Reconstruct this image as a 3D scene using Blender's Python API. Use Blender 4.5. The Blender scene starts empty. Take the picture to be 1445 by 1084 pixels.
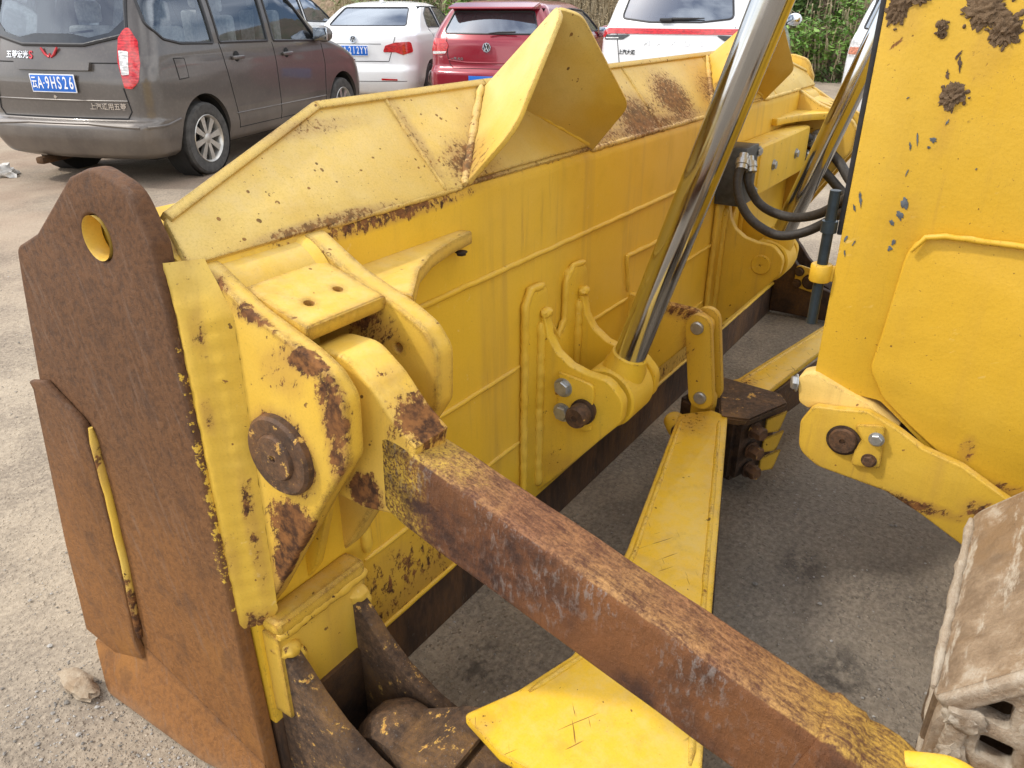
import bpy, bmesh, math, random
from mathutils import Vector, Matrix, noise, geometry
from mathutils.bvhtree import BVHTree

scene = bpy.context.scene
COL = scene.collection
R = math.radians

# ------------------------------------------------------------------ camera
HEAD, PITCH = R(33.9), R(26.2)          # heading measured from the +X axis (blade length), looking down
cam_d = bpy.data.cameras.new('camera')
cam_d.sensor_width = 36.0
cam_d.lens = 36.0 * 1085 / 1445
cam_d.clip_start, cam_d.clip_end = 0.05, 2000
cam = bpy.data.objects.new('camera', cam_d)
COL.objects.link(cam)
cam.location = (0, 0, 1.5)
look = Vector((math.cos(HEAD) * math.cos(PITCH), math.sin(HEAD) * math.cos(PITCH), -math.sin(PITCH)))
cam.rotation_euler = look.to_track_quat('-Z', 'Y').to_euler()
scene.camera = cam

# ------------------------------------------------------------------ world and sun
SUN_DIR = Vector((-0.62, 0.78, 0)).normalized()          # horizontal direction towards the sun
SUN_ELEV = R(47)
world = bpy.data.worlds.new('World'); scene.world = world
world.use_nodes = True
wt = world.node_tree; wt.nodes.clear()
w_out = wt.nodes.new('ShaderNodeOutputWorld')
w_bg = wt.nodes.new('ShaderNodeBackground')
w_sky = wt.nodes.new('ShaderNodeTexSky')
w_sky.sky_type = 'NISHITA'; w_sky.sun_disc = False
w_sky.sun_elevation = SUN_ELEV
w_sky.sun_rotation = math.atan2(SUN_DIR.x, SUN_DIR.y)
w_sky.dust_density = 2.0
w_tc = wt.nodes.new('ShaderNodeTexCoord')
w_map = wt.nodes.new('ShaderNodeMapping'); w_map.inputs['Scale'].default_value = (1, 1, 2.4)
w_no = wt.nodes.new('ShaderNodeTexNoise'); w_no.inputs['Scale'].default_value = 2.6; w_no.inputs['Detail'].default_value = 7
w_ra = wt.nodes.new('ShaderNodeValToRGB')
w_ra.color_ramp.elements[0].position = .38; w_ra.color_ramp.elements[1].position = .60
w_mix = wt.nodes.new('ShaderNodeMix'); w_mix.data_type = 'RGBA'
w_mix.inputs['B'].default_value = (14.5, 14.6, 14.8, 1)      # white cloud all over the sky, brightened as fill for the shaded sides
wt.links.new(w_tc.outputs['Generated'], w_map.inputs['Vector'])
wt.links.new(w_map.outputs['Vector'], w_no.inputs['Vector'])
wt.links.new(w_no.outputs['Fac'], w_ra.inputs['Fac'])
wt.links.new(w_ra.outputs['Color'], w_mix.inputs['Factor'])
wt.links.new(w_sky.outputs['Color'], w_mix.inputs['A'])
wt.links.new(w_mix.outputs['Result'], w_bg.inputs['Color'])
w_bg.inputs['Strength'].default_value = 0.15
wt.links.new(w_bg.outputs['Background'], w_out.inputs['Surface'])

sun_d = bpy.data.lights.new('sun', 'SUN'); sun_d.energy = 2.0; sun_d.angle = R(3); sun_d.color = (1.0, .95, .87)
sun = bpy.data.objects.new('sun', sun_d); COL.objects.link(sun)
to_sun = Vector((SUN_DIR.x * math.cos(SUN_ELEV), SUN_DIR.y * math.cos(SUN_ELEV), math.sin(SUN_ELEV)))
sun.rotation_euler = (-to_sun).to_track_quat('-Z', 'Y').to_euler()
sun.location = to_sun * 30

vs = scene.view_settings
vs.view_transform = 'Standard'; vs.look = 'None'; vs.gamma = 1; vs.use_curve_mapping = False
vs.exposure = 0.26
scene.render.engine = 'CYCLES'
scene.cycles.max_bounces = 8
scene.cycles.transparent_max_bounces = 12

# ------------------------------------------------------------------ node helper
class NB:
    def __init__(s, name):
        s.m = bpy.data.materials.new(name); s.m.use_nodes = True
        s.t = s.m.node_tree; s.t.nodes.clear()
        s.out = s.n('ShaderNodeOutputMaterial')
        s.tc = None
    def n(s, kind): return s.t.nodes.new(kind)
    def put(s, sock, v):
        if isinstance(v, bpy.types.NodeSocket): s.t.links.new(v, sock)
        elif isinstance(v, (tuple, list)) and len(v) == 3 and sock.type == 'RGBA': sock.default_value = (*v, 1)
        else: sock.default_value = v
    def obj(s, scale=(1, 1, 1), rot=(0, 0, 0)):
        if s.tc is None: s.tc = s.n('ShaderNodeTexCoord')
        if scale == (1, 1, 1) and rot == (0, 0, 0): return s.tc.outputs['Object']
        a = s.n('ShaderNodeMapping'); a.vector_type = 'TEXTURE' if False else 'POINT'
        s.put(a.inputs['Vector'], s.tc.outputs['Object'])
        a.inputs['Rotation'].default_value = rot
        b = s.n('ShaderNodeVectorMath'); b.operation = 'MULTIPLY'
        s.put(b.inputs[0], a.outputs[0]); b.inputs[1].default_value = scale
        return b.outputs[0]
    def noise(s, scale, detail=4, rough=.55, vec=None, dist=0, out='Fac'):
        a = s.n('ShaderNodeTexNoise')
        a.inputs['Scale'].default_value = scale; a.inputs['Detail'].default_value = detail
        a.inputs['Roughness'].default_value = rough; a.inputs['Distortion'].default_value = dist
        s.put(a.inputs['Vector'], vec if vec is not None else s.obj())
        return a.outputs[out]
    def vor(s, scale, vec=None, out='Distance', feat='F1', rnd=1):
        a = s.n('ShaderNodeTexVoronoi'); a.feature = feat
        a.inputs['Scale'].default_value = scale; a.inputs['Randomness'].default_value = rnd
        s.put(a.inputs['Vector'], vec if vec is not None else s.obj())
        return a.outputs[out]
    def math(s, op, a, b=0., c=0.):
        x = s.n('ShaderNodeMath'); x.operation = op
        s.put(x.inputs[0], a); s.put(x.inputs[1], b); s.put(x.inputs[2], c)
        return x.outputs[0]
    def ramp(s, v, lo, hi, a=0., b=1.):
        x = s.n('ShaderNodeMapRange'); x.interpolation_type = 'SMOOTHSTEP'
        s.put(x.inputs['Value'], v)
        x.inputs['From Min'].default_value = lo; x.inputs['From Max'].default_value = hi
        x.inputs['To Min'].default_value = a; x.inputs['To Max'].default_value = b
        return x.outputs['Result']
    def mix(s, f, a, b):
        x = s.n('ShaderNodeMix'); x.data_type = 'RGBA'
        s.put(x.inputs['Factor'], f); s.put(x.inputs['A'], a); s.put(x.inputs['B'], b)
        return x.outputs['Result']
    def fmix(s, f, a, b):
        x = s.n('ShaderNodeMix'); x.data_type = 'FLOAT'
        s.put(x.inputs[0], f); s.put(x.inputs[2], a); s.put(x.inputs[3], b)
        return x.outputs[0]
    def edge(s, radius):
        b = s.n('ShaderNodeBevel'); b.samples = 3; b.inputs['Radius'].default_value = radius
        g = s.n('ShaderNodeNewGeometry')
        d = s.n('ShaderNodeVectorMath'); d.operation = 'DOT_PRODUCT'
        s.put(d.inputs[0], b.outputs[0]); s.put(d.inputs[1], g.outputs['Normal'])
        return s.math('SUBTRACT', 1., d.outputs['Value'])
    def nz(s):
        g = s.n('ShaderNodeNewGeometry'); x = s.n('ShaderNodeSeparateXYZ')
        s.put(x.inputs[0], g.outputs['Normal']); return x.outputs['Z']
    def sep(s, vec=None):
        x = s.n('ShaderNodeSeparateXYZ'); s.put(x.inputs[0], vec if vec is not None else s.obj()); return x.outputs
    def blob(s, c, rad, soft=.6):
        a = s.n('ShaderNodeVectorMath'); a.operation = 'SUBTRACT'
        s.put(a.inputs[0], s.obj()); a.inputs[1].default_value = c
        b = s.n('ShaderNodeVectorMath'); b.operation = 'DIVIDE'
        s.put(b.inputs[0], a.outputs[0]); b.inputs[1].default_value = rad
        l = s.n('ShaderNodeVectorMath'); l.operation = 'LENGTH'
        s.put(l.inputs[0], b.outputs[0])
        return s.ramp(l.outputs['Value'], 1.0 - soft, 1.0, 1., 0.)
    def bump(s, h, strength=.4, dist=.01, nrm=None):
        b = s.n('ShaderNodeBump'); b.inputs['Strength'].default_value = strength; b.inputs['Distance'].default_value = dist
        s.put(b.inputs['Height'], h)
        if nrm is not None: s.put(b.inputs['Normal'], nrm)
        return b.outputs[0]
    def bsdf(s, color, rough=.5, metal=0., normal=None, **kw):
        p = s.n('ShaderNodeBsdfPrincipled')
        s.put(p.inputs['Base Color'], color); s.put(p.inputs['Roughness'], rough); s.put(p.inputs['Metallic'], metal)
        if normal is not None: s.put(p.inputs['Normal'], normal)
        for k, v in kw.items(): s.put(p.inputs[k.replace('_', ' ')], v)
        s.t.links.new(p.outputs[0], s.out.inputs['Surface'])
        return s.m

YEL, FADE = (.70, .42, .025), (.74, .50, .09)

def rust_color(nb, scale=55):
    a = nb.noise(scale, 6, .65); b = nb.noise(scale * .2, 3)
    c = nb.mix(nb.ramp(a, .36, .66), (.052, .026, .016), (.25, .108, .036))
    return nb.mix(nb.math('MULTIPLY', nb.ramp(b, .42, .7), .5), c, (.16, .070, .030))

def paint(name, base=YEL, faded=FADE, chips=.30, edge=.5, cs=45, blobs=(), fade=(.45, .75), rough=.42, dust=.25, scratch=0., bevel=.012, streak=None, grime=.3, specks=.35, stain=(.33, .165, .050), core=1., grain=.22):
    """old yellow paint: fading, chips through to rust, worn edges, dust on upward faces"""
    nb = NB(name)
    n_big = nb.noise(2.2, 4); n_mid = nb.noise(9, 4); n_f = nb.noise(cs, 7, .68); n_cl = nb.noise(3.7, 3, vec=nb.obj((1, 1, 1), (.5, .9, .2)))
    col = nb.mix(nb.ramp(n_big, *fade), base, faded)
    col = nb.mix(nb.math('MULTIPLY', nb.ramp(n_mid, .5, .8), .35), col, tuple(c * .72 for c in base))
    # runs of grime
    st = nb.noise(14, 5, .6, vec=nb.obj((1, 1, .07)))
    col = nb.mix(nb.math('MULTIPLY', nb.ramp(st, .50, .74), grime), col, (.34, .19, .055))
    st2 = nb.noise(45, 6, .7, vec=nb.obj((1, 1, .05)))
    col = nb.mix(nb.math('MULTIPLY', nb.math('MULTIPLY', nb.ramp(st2, .56, .74), nb.ramp(n_big, .4, .62)), grime * 1.1), col, (.27, .14, .05))
    # fine grain and pin-prick rust freckles
    gr_ = nb.noise(260, 4, .75)
    col = nb.mix(nb.math('MULTIPLY', nb.ramp(gr_, .45, .72), grain), col, tuple(c * .55 for c in base))
    fk = nb.math('MULTIPLY', nb.ramp(nb.noise(170, 3, .6), .66, .71), nb.ramp(nb.noise(6, 4, .6), .42, .62))
    col = nb.mix(nb.math('MULTIPLY', fk, grain * 2.2), col, (.16, .075, .035))
    # pale scuffs
    sf = nb.math('MULTIPLY', nb.ramp(nb.noise(70, 3, .5, vec=nb.obj((1, .12, 1), (R(35), .2, .4))), .66, .74), nb.ramp(nb.noise(5, 3), .5, .65))
    col = nb.mix(nb.math('MULTIPLY', sf, .35), col, (.74, .58, .27))
    # dust on upward faces
    dz = nb.math('MULTIPLY', nb.ramp(nb.nz(), .3, .95), nb.ramp(nb.noise(30, 6, .7), .35, .75))
    col = nb.mix(nb.math('MULTIPLY', dz, dust), col, (.62, .50, .30))
    # rust
    v = nb.math('ADD', nb.math('MULTIPLY', n_f, .62), nb.math('MULTIPLY', n_cl, .38))
    vb = nb.math('ADD', nb.math('MULTIPLY', nb.noise(cs * 1.7, 9, .78, dist=.6), .74), nb.math('MULTIPLY', nb.noise(11, 3, vec=nb.obj((1, 1, 1), (.3, .2, .7))), .26))
    m = nb.ramp(v, .70 - chips * .28, .725 - chips * .28)
    if specks:
        sv = nb.vor(60, nb.obj((1, .45, 1), (R(50), .2, .5)), rnd=1)
        sp = nb.math('MULTIPLY', nb.math('GREATER_THAN', nb.math('MULTIPLY', nb.ramp(nb.noise(31, 2), .42, .7), .30), sv), nb.ramp(nb.noise(43, 2, vec=nb.obj((1, 1, 1), (.1, .7, .3))), .60 - specks * .12, .66 - specks * .12))
        m = nb.math('MAXIMUM', m, nb.math('MULTIPLY', sp, .85))
    if edge > 0:
        e0 = nb.edge(bevel)
        e = nb.math('ADD', nb.math('MULTIPLY', e0, 2.2 * edge), nb.math('MULTIPLY', nb.math('SUBTRACT', vb, .53), 3.4))
        m = nb.math('MAXIMUM', m, nb.math('MULTIPLY', nb.ramp(e, .18, .34), nb.ramp(e0, .01, .05)))
    vs_ = None
    for b in blobs:
        if vs_ is None:
            d1 = nb.noise(cs * 1.1, 8, .74, vec=nb.obj((1, .22, 1), (R(40), 0, 0))); d2 = nb.noise(cs * 1.3, 8, .74, vec=nb.obj((1, 1, .25), (R(-20), 0, .3)))
            vs_ = nb.math('ADD', nb.math('ADD', nb.math('MULTIPLY', d1, .34), nb.math('MULTIPLY', d2, .34)), nb.math('MULTIPLY', vb, .32))
        k = nb.blob(b[0], b[1], b[3] if len(b) > 3 else .8)
        sn = nb.ramp(nb.math('ADD', k, nb.math('MULTIPLY', nb.math('SUBTRACT', vs_, .5), 1.6)), .15, .85)
        col = nb.mix(nb.math('MULTIPLY', nb.math('MULTIPLY', sn, nb.ramp(k, .0, .25)), min(.75, .62 * b[2])), col, stain)
        k2 = nb.math('ADD', nb.math('MULTIPLY', k, b[2] * .92), nb.math('MULTIPLY', nb.math('SUBTRACT', vs_, .52), 5.2))
        k2 = nb.math('MULTIPLY', nb.ramp(k2, .42, .62), nb.ramp(nb.blob(b[0], b[1], 1.), .02, .12))
        m = nb.math('MAXIMUM', m, nb.math('MULTIPLY', k2, core))
    if scratch:
        sc = nb.noise(150, 2, .4, vec=nb.obj((1, .05, 1), (.0, .0, .9)))
        sc2 = nb.noise(130, 2, .4, vec=nb.obj((.05, 1, 1), (.0, .0, .5)))
        s1 = nb.math('MULTIPLY', nb.ramp(nb.math('MAXIMUM', sc, sc2), .74 - scratch * .05, .77 - scratch * .05), nb.ramp(nb.noise(8, 2), .48, .6))
        m = nb.math('MAXIMUM', m, nb.math('MULTIPLY', s1, .8))
    rc = rust_color(nb)
    if streak:
        sx, amt = streak
        s2 = nb.noise(26, 6, .7, vec=nb.obj(sx))
        m = nb.math('MAXIMUM', m, nb.math('MULTIPLY', nb.ramp(s2, .6, .8), amt))
    col = nb.mix(m, col, rc)
    h = nb.math('ADD', nb.math('MULTIPLY', m, -.55), nb.math('MULTIPLY', nb.noise(130, 3), .25))
    h = nb.math('ADD', h, nb.math('MULTIPLY', nb.math('MULTIPLY', n_f, m), .9))
    h = nb.math('ADD', h, nb.math('ADD', nb.math('MULTIPLY', nb.noise(18, 2), .5), nb.math('MULTIPLY', nb.noise(4.5, 2), 1.6)))
    return nb.bsdf(col, nb.fmix(m, nb.math('ADD', rough, nb.math('MULTIPLY', n_mid, .15)), .80), 0., nb.bump(h, .35, .006), Specular_IOR_Level=nb.fmix(m, .34, .15))

def rust(name, dark=(.055, .032, .022), mid=(.135, .062, .030), hot=(.30, .125, .035), grey=(.16, .14, .125), greyamt=.3, scale=30, stretch=(1, 1, 1), rot=(0, 0, 0), hotz=None, yellow=0., ytop=False, bump=.5, rough=.72, metal=.1, dark_amt=.5):
    nb = NB(name)
    vec = nb.obj(stretch, rot)
    a = nb.noise(scale, 8, .7, vec); b = nb.noise(scale * .15, 5, .6); c = nb.noise(scale * 2.7, 6, .7, vec)
    col = nb.mix(nb.ramp(a, .34, .66), dark, mid)
    col = nb.mix(nb.math('MULTIPLY', nb.ramp(b, .35, .65), dark_amt), col, dark)
    hm = nb.ramp(nb.noise(scale * .11, 5, .6, vec), .45, .7)
    if hotz:
        hm = nb.math('MULTIPLY', nb.math('ADD', hm, .25), nb.ramp(nb.sep()['Z'], hotz[0], hotz[1]))
    col = nb.mix(nb.math('MULTIPLY', hm, .85), col, nb.mix(nb.ramp(c, .3, .7), hot, mid))
    g = nb.math('MULTIPLY', nb.ramp(c, .60, .68), greyamt)
    col = nb.mix(g, col, grey)
    if yellow:
        ym = nb.ramp(nb.noise(scale * .5, 7, .7, vec), .62 - yellow * .2, .66 - yellow * .2)
        if ytop: ym = nb.math('MULTIPLY', ym, nb.ramp(nb.nz(), .45, .8))
        col = nb.mix(ym, col, nb.mix(nb.ramp(c, .4, .65), (.66, .42, .10), (.42, .2, .06)))
    h = nb.math('ADD', a, nb.math('MULTIPLY', c, .6))
    return nb.bsdf(col, nb.fmix(g, rough, .38), nb.fmix(g, metal, .5), nb.bump(h, bump, .006), Specular_IOR_Level=.2)

def plain(name, col, rough=.5, metal=0., var=.12, scale=20, bump=.15, **kw):
    nb = NB(name)
    n = nb.noise(scale, 5, .6)
    c = nb.mix(nb.ramp(n, .3, .7), tuple(x * (1 - var) for x in col), tuple(min(1, x * (1 + var)) for x in col))
    nrm = nb.bump(nb.noise(scale * 3, 4), bump, .002) if bump else None
    return nb.bsdf(c, rough, metal, nrm, **kw)

# ------------------------------------------------------------------ mesh helpers
def link(name, me, mat=None, parent=None, smooth=35):
    o = bpy.data.objects.new(name, me); COL.objects.link(o)
    if mat is not None and not me.materials: me.materials.append(mat)
    if smooth:
        me.shade_smooth()
        me.set_sharp_from_angle(angle=R(smooth))
    if parent is not None:
        o.parent = parent
        if parent.type == 'EMPTY' and not parent.get('local'): o.location = -parent.location
    return o

def from_bm(name, bm, mat, parent=None, smooth=35):
    me = bpy.data.meshes.new(name); bm.normal_update(); bm.to_mesh(me); bm.free()
    return link(name, me, mat, parent, smooth)

def thing(name, label, cat, loc, group=None, local=False, rotz=0):
    e = bpy.data.objects.new(name, None); COL.objects.link(e)
    e.location = loc; e['label'] = label; e['category'] = cat
    e.empty_display_size = .1
    if group: e['group'] = group
    if local: e['local'] = 1; e.rotation_euler = (0, 0, rotz)
    return e

def tag(o, label, cat, group=None, kind=None):
    o['label'] = label; o['category'] = cat
    if group: o['group'] = group
    if kind: o['kind'] = kind
    return o

def rp(pts, seg=5):
    """polygon with rounded corners: (x, y) or (x, y, r)"""
    out = []; n = len(pts)
    for i, p in enumerate(pts):
        r = p[2] if len(p) > 2 else 0
        v = Vector(p[:2])
        if not r: out.append(tuple(v)); continue
        a = Vector(pts[i - 1][:2]) - v; b = Vector(pts[(i + 1) % n][:2]) - v
        la, lb = a.length, b.length; a.normalize(); b.normalize()
        ang = a.angle(b)
        d = min(r / max(math.tan(ang / 2), 1e-3), .48 * la, .48 * lb)
        p0, p1 = v + a * d, v + b * d
        for k in range(seg + 1):
            t = k / seg
            q = p0 * (1 - t) ** 2 + v * 2 * t * (1 - t) + p1 * t * t
            out.append(tuple(q))
    return out

def circ(c, r, n=20, ry=None):
    return [(c[0] + r * math.cos(2 * math.pi * k / n), c[1] + (ry or r) * math.sin(2 * math.pi * k / n)) for k in range(n)]

def plate_mesh(outer, t, holes=(), bevel=.004, res=1):
    cu = bpy.data.curves.new('tmp', 'CURVE'); cu.dimensions = '2D'; cu.fill_mode = 'BOTH'
    bevel = min(bevel, t * .45)
    cu.extrude = t / 2 - bevel; cu.bevel_depth = bevel; cu.offset = -bevel; cu.bevel_resolution = res
    for pts in [outer] + list(holes):
        s = cu.splines.new('POLY'); s.points.add(len(pts) - 1); s.use_cyclic_u = True
        for p, q in zip(s.points, pts): p.co = (q[0], q[1], 0, 1)
    o = bpy.data.objects.new('tmp', cu)
    me = bpy.data.meshes.new_from_object(o)
    bpy.data.objects.remove(o); bpy.data.curves.remove(cu)
    bm = bmesh.new(); bm.from_mesh(me); bpy.data.meshes.remove(me)
    bmesh.ops.remove_doubles(bm, verts=bm.verts, dist=1e-5)
    bmesh.ops.recalc_face_normals(bm, faces=bm.faces)
    return bm

def plate(name, outer, frame, t, mat, parent, holes=(), bevel=.004, res=1):
    """frame: ('X', c) plane X=c with (Y,Z) coordinates, thickness from c to c+t; ('Y', c) (X,Z); ('Z', c) (X,Y); or (origin, u, v)"""
    bm = plate_mesh(outer, t, holes, bevel, res)
    if frame[0] == 'X': M = Matrix(((0, 0, 1, frame[1] + t / 2), (1, 0, 0, 0), (0, 1, 0, 0), (0, 0, 0, 1)))
    elif frame[0] == 'Y': M = Matrix(((1, 0, 0, 0), (0, 0, -1, frame[1] + t / 2), (0, 1, 0, 0), (0, 0, 0, 1)))
    elif frame[0] == 'Z': M = Matrix(((1, 0, 0, 0), (0, 1, 0, 0), (0, 0, 1, frame[1] + t / 2), (0, 0, 0, 1)))
    else:
        o, u, v = map(Vector, frame); u = u.normalized(); w = u.cross(v).normalized(); v = w.cross(u)
        M = Matrix(((u.x, v.x, w.x, o.x), (u.y, v.y, w.y, o.y), (u.z, v.z, w.z, o.z), (0, 0, 0, 1)))
    bm.transform(M)
    if M.to_3x3().determinant() < 0: bmesh.ops.reverse_faces(bm, faces=bm.faces)
    return from_bm(name, bm, mat, parent)

def plate3(name, pts, t, mat, parent, bevel=.003, rad=None):
    """plate through coplanar 3D points"""
    pts = [Vector(p) for p in pts]
    o = pts[0]; u = (pts[1] - o).normalized(); w = (pts[1] - o).cross(pts[2] - o).normalized(); v = w.cross(u)
    p2 = [((p - o).dot(u), (p - o).dot(v)) + ((rad[i],) if rad and rad[i] else ()) for i, p in enumerate(pts)]
    return plate(name, rp(p2), (o, u, v), t, mat, parent, bevel=bevel)

def box(name, lo, hi, mat, parent, bevel=.006, seg=2):
    bm = bmesh.new()
    bmesh.ops.create_cube(bm, size=1)
    lo, hi = Vector(lo), Vector(hi); s = hi - lo
    for v in bm.verts: v.co = Vector((lo[i] + (v.co[i] + .5) * s[i] for i in range(3)))
    if bevel: bmesh.ops.bevel(bm, geom=bm.edges[:], offset=bevel, segments=seg, affect='EDGES', profile=.6)
    return from_bm(name, bm, mat, parent)

def add_tube(bm, path, r, segs=12, cap=True, squash=None):
    path = [Vector(p) for p in path]; n = len(path)
    rs = r if isinstance(r, (list, tuple)) else [r] * n
    t0 = (path[1] - path[0]).normalized()
    a = t0.orthogonal().normalized(); prev = t0; rings = []
    for i, p in enumerate(path):
        t = (path[min(i + 1, n - 1)] - path[max(i - 1, 0)]).normalized()
        q = prev.rotation_difference(t); a = (q @ a).normalized(); prev = t
        b = t.cross(a)
        rings.append([bm.verts.new(p + (a * math.cos(2 * math.pi * k / segs) + b * math.sin(2 * math.pi * k / segs)) * rs[i]) for k in range(segs)])
    for i in range(n - 1):
        for k in range(segs):
            bm.faces.new((rings[i][k], rings[i][(k + 1) % segs], rings[i + 1][(k + 1) % segs], rings[i + 1][k]))
    if cap:
        bm.faces.new(rings[0][::-1]); bm.faces.new(rings[-1])

def tube(name, path, r, mat, parent, segs=12):
    bm = bmesh.new(); add_tube(bm, path, r, segs); return from_bm(name, bm, mat, parent, 50)

def spline(pts, n=8):
    pts = [Vector(p) for p in pts]; out = []
    P = [pts[0] * 2 - pts[1]] + pts + [pts[-1] * 2 - pts[-2]]
    for i in range(1, len(P) - 2):
        for k in range(n):
            t = k / n
            a, b, c, d = P[i - 1:i + 3]
            out.append(.5 * ((2 * b) + (c - a) * t + (2 * a - 5 * b + 4 * c - d) * t * t + (3 * b - a - 3 * c + d) * t ** 3))
    out.append(pts[-1]); return out

rng = random.Random(7)
def weld(path, r, mat, parent, step=.012, name='weld_bead', jit=.18):
    """uneven rounded weld bead along a polyline"""
    path = [Vector(p) for p in path]; pts = []
    for a, b in zip(path, path[1:]):
        k = max(1, int((b - a).length / step))
        pts += [a.lerp(b, i / k) for i in range(k)]
    pts.append(path[-1])
    r *= .85; rs = [r * (1 + rng.uniform(-jit, jit) * .7) for _ in pts]
    rs[0] *= .5; rs[-1] *= .5
    pts = [p + Vector((rng.uniform(-1, 1), rng.uniform(-1, 1), rng.uniform(-1, 1))) * r * .12 for p in pts]
    return tube(name, pts, rs, mat, parent, 8)

def add_lathe(bm, prof, o, axis, segs=24):
    o, ax = Vector(o), Vector(axis).normalized()
    a = ax.orthogonal().normalized(); b = ax.cross(a); rings = []
    for r, h in prof:
        if r < 1e-6: rings.append([bm.verts.new(o + ax * h)])
        else: rings.append([bm.verts.new(o + ax * h + (a * math.cos(2 * math.pi * k / segs) + b * math.sin(2 * math.pi * k / segs)) * r) for k in range(segs)])
    for p, q in zip(rings, rings[1:]):
        for k in range(segs):
            k2 = (k + 1) % segs
            vs = [p[0] if len(p) == 1 else p[k]]
            if len(p) > 1: vs.append(p[k2])
            vs.append(q[0] if len(q) == 1 else q[k2])
            if len(q) > 1: vs.append(q[k])
            if len(vs) >= 3: bm.faces.new(vs)
    return rings

def lathe(name, prof, o, axis, mat, parent, segs=24, smooth=35):
    bm = bmesh.new(); add_lathe(bm, prof, o, axis, segs)
    bmesh.ops.recalc_face_normals(bm, faces=bm.faces)
    return from_bm(name, bm, mat, parent, smooth)

def bolt(o, axis, r, mat, parent, name='bolt', h=None, rot=0):
    """hexagon head on a washer"""
    h = h or r * .75
    bm = bmesh.new()
    add_lathe(bm, [(0, 0), (r * 1.25, 0), (r * 1.25, r * .16), (0, r * .16)], o, axis, 18)
    ax = Vector(axis).normalized(); a = ax.orthogonal().normalized(); a = Matrix.Rotation(rot, 3, ax) @ a; b = ax.cross(a)
    rings = []
    for rr, hh in ((r, r * .16), (r, h * .85), (r * .88, h)):
        rings.append([bm.verts.new(Vector(o) + ax * hh + (a * math.cos(k * math.pi / 3) + b * math.sin(k * math.pi / 3)) * rr) for k in range(6)])
    for p, q in zip(rings, rings[1:]):
        for k in range(6): bm.faces.new((p[k], p[(k + 1) % 6], q[(k + 1) % 6], q[k]))
    bm.faces.new(rings[-1])
    bmesh.ops.recalc_face_normals(bm, faces=bm.faces)
    return from_bm(name, bm, mat, parent, 25)

def hull(name, pts, mat, parent, bevel=0):
    bm = bmesh.new()
    for p in pts: bm.verts.new(p)
    r = bmesh.ops.convex_hull(bm, input=bm.verts)
    bmesh.ops.delete(bm, geom=[v for v in bm.verts if not v.link_faces], context='VERTS')
    bmesh.ops.dissolve_limit(bm, angle_limit=R(1), verts=bm.verts, edges=bm.edges)
    if bevel: bmesh.ops.bevel(bm, geom=bm.edges[:], offset=bevel, segments=2, affect='EDGES')
    bmesh.ops.recalc_face_normals(bm, faces=bm.faces)
    return from_bm(name, bm, mat, parent)

def lump(name, c, size, mat, parent, seed=0, amp=.35, sub=3, freq=2.5):
    bm = bmesh.new(); bmesh.ops.create_icosphere(bm, subdivisions=sub, radius=1)
    for v in bm.verts:
        d = 1 + amp * noise.fractal(v.co * freq + Vector((seed * 7.1, seed * 3.3, 1)), 1, 2, 4)
        v.co = Vector(c) + Vector((v.co.x * size[0], v.co.y * size[1], v.co.z * size[2])) * d
    return from_bm(name, bm, mat, parent, 60)
# ================================================================== SETTING: ground
def ground_z(x, y):
    d = max(0., min(1., (y - 1.9) / 2.2)); d = d * d * (3 - 2 * d)
    return .10 * d

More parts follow.
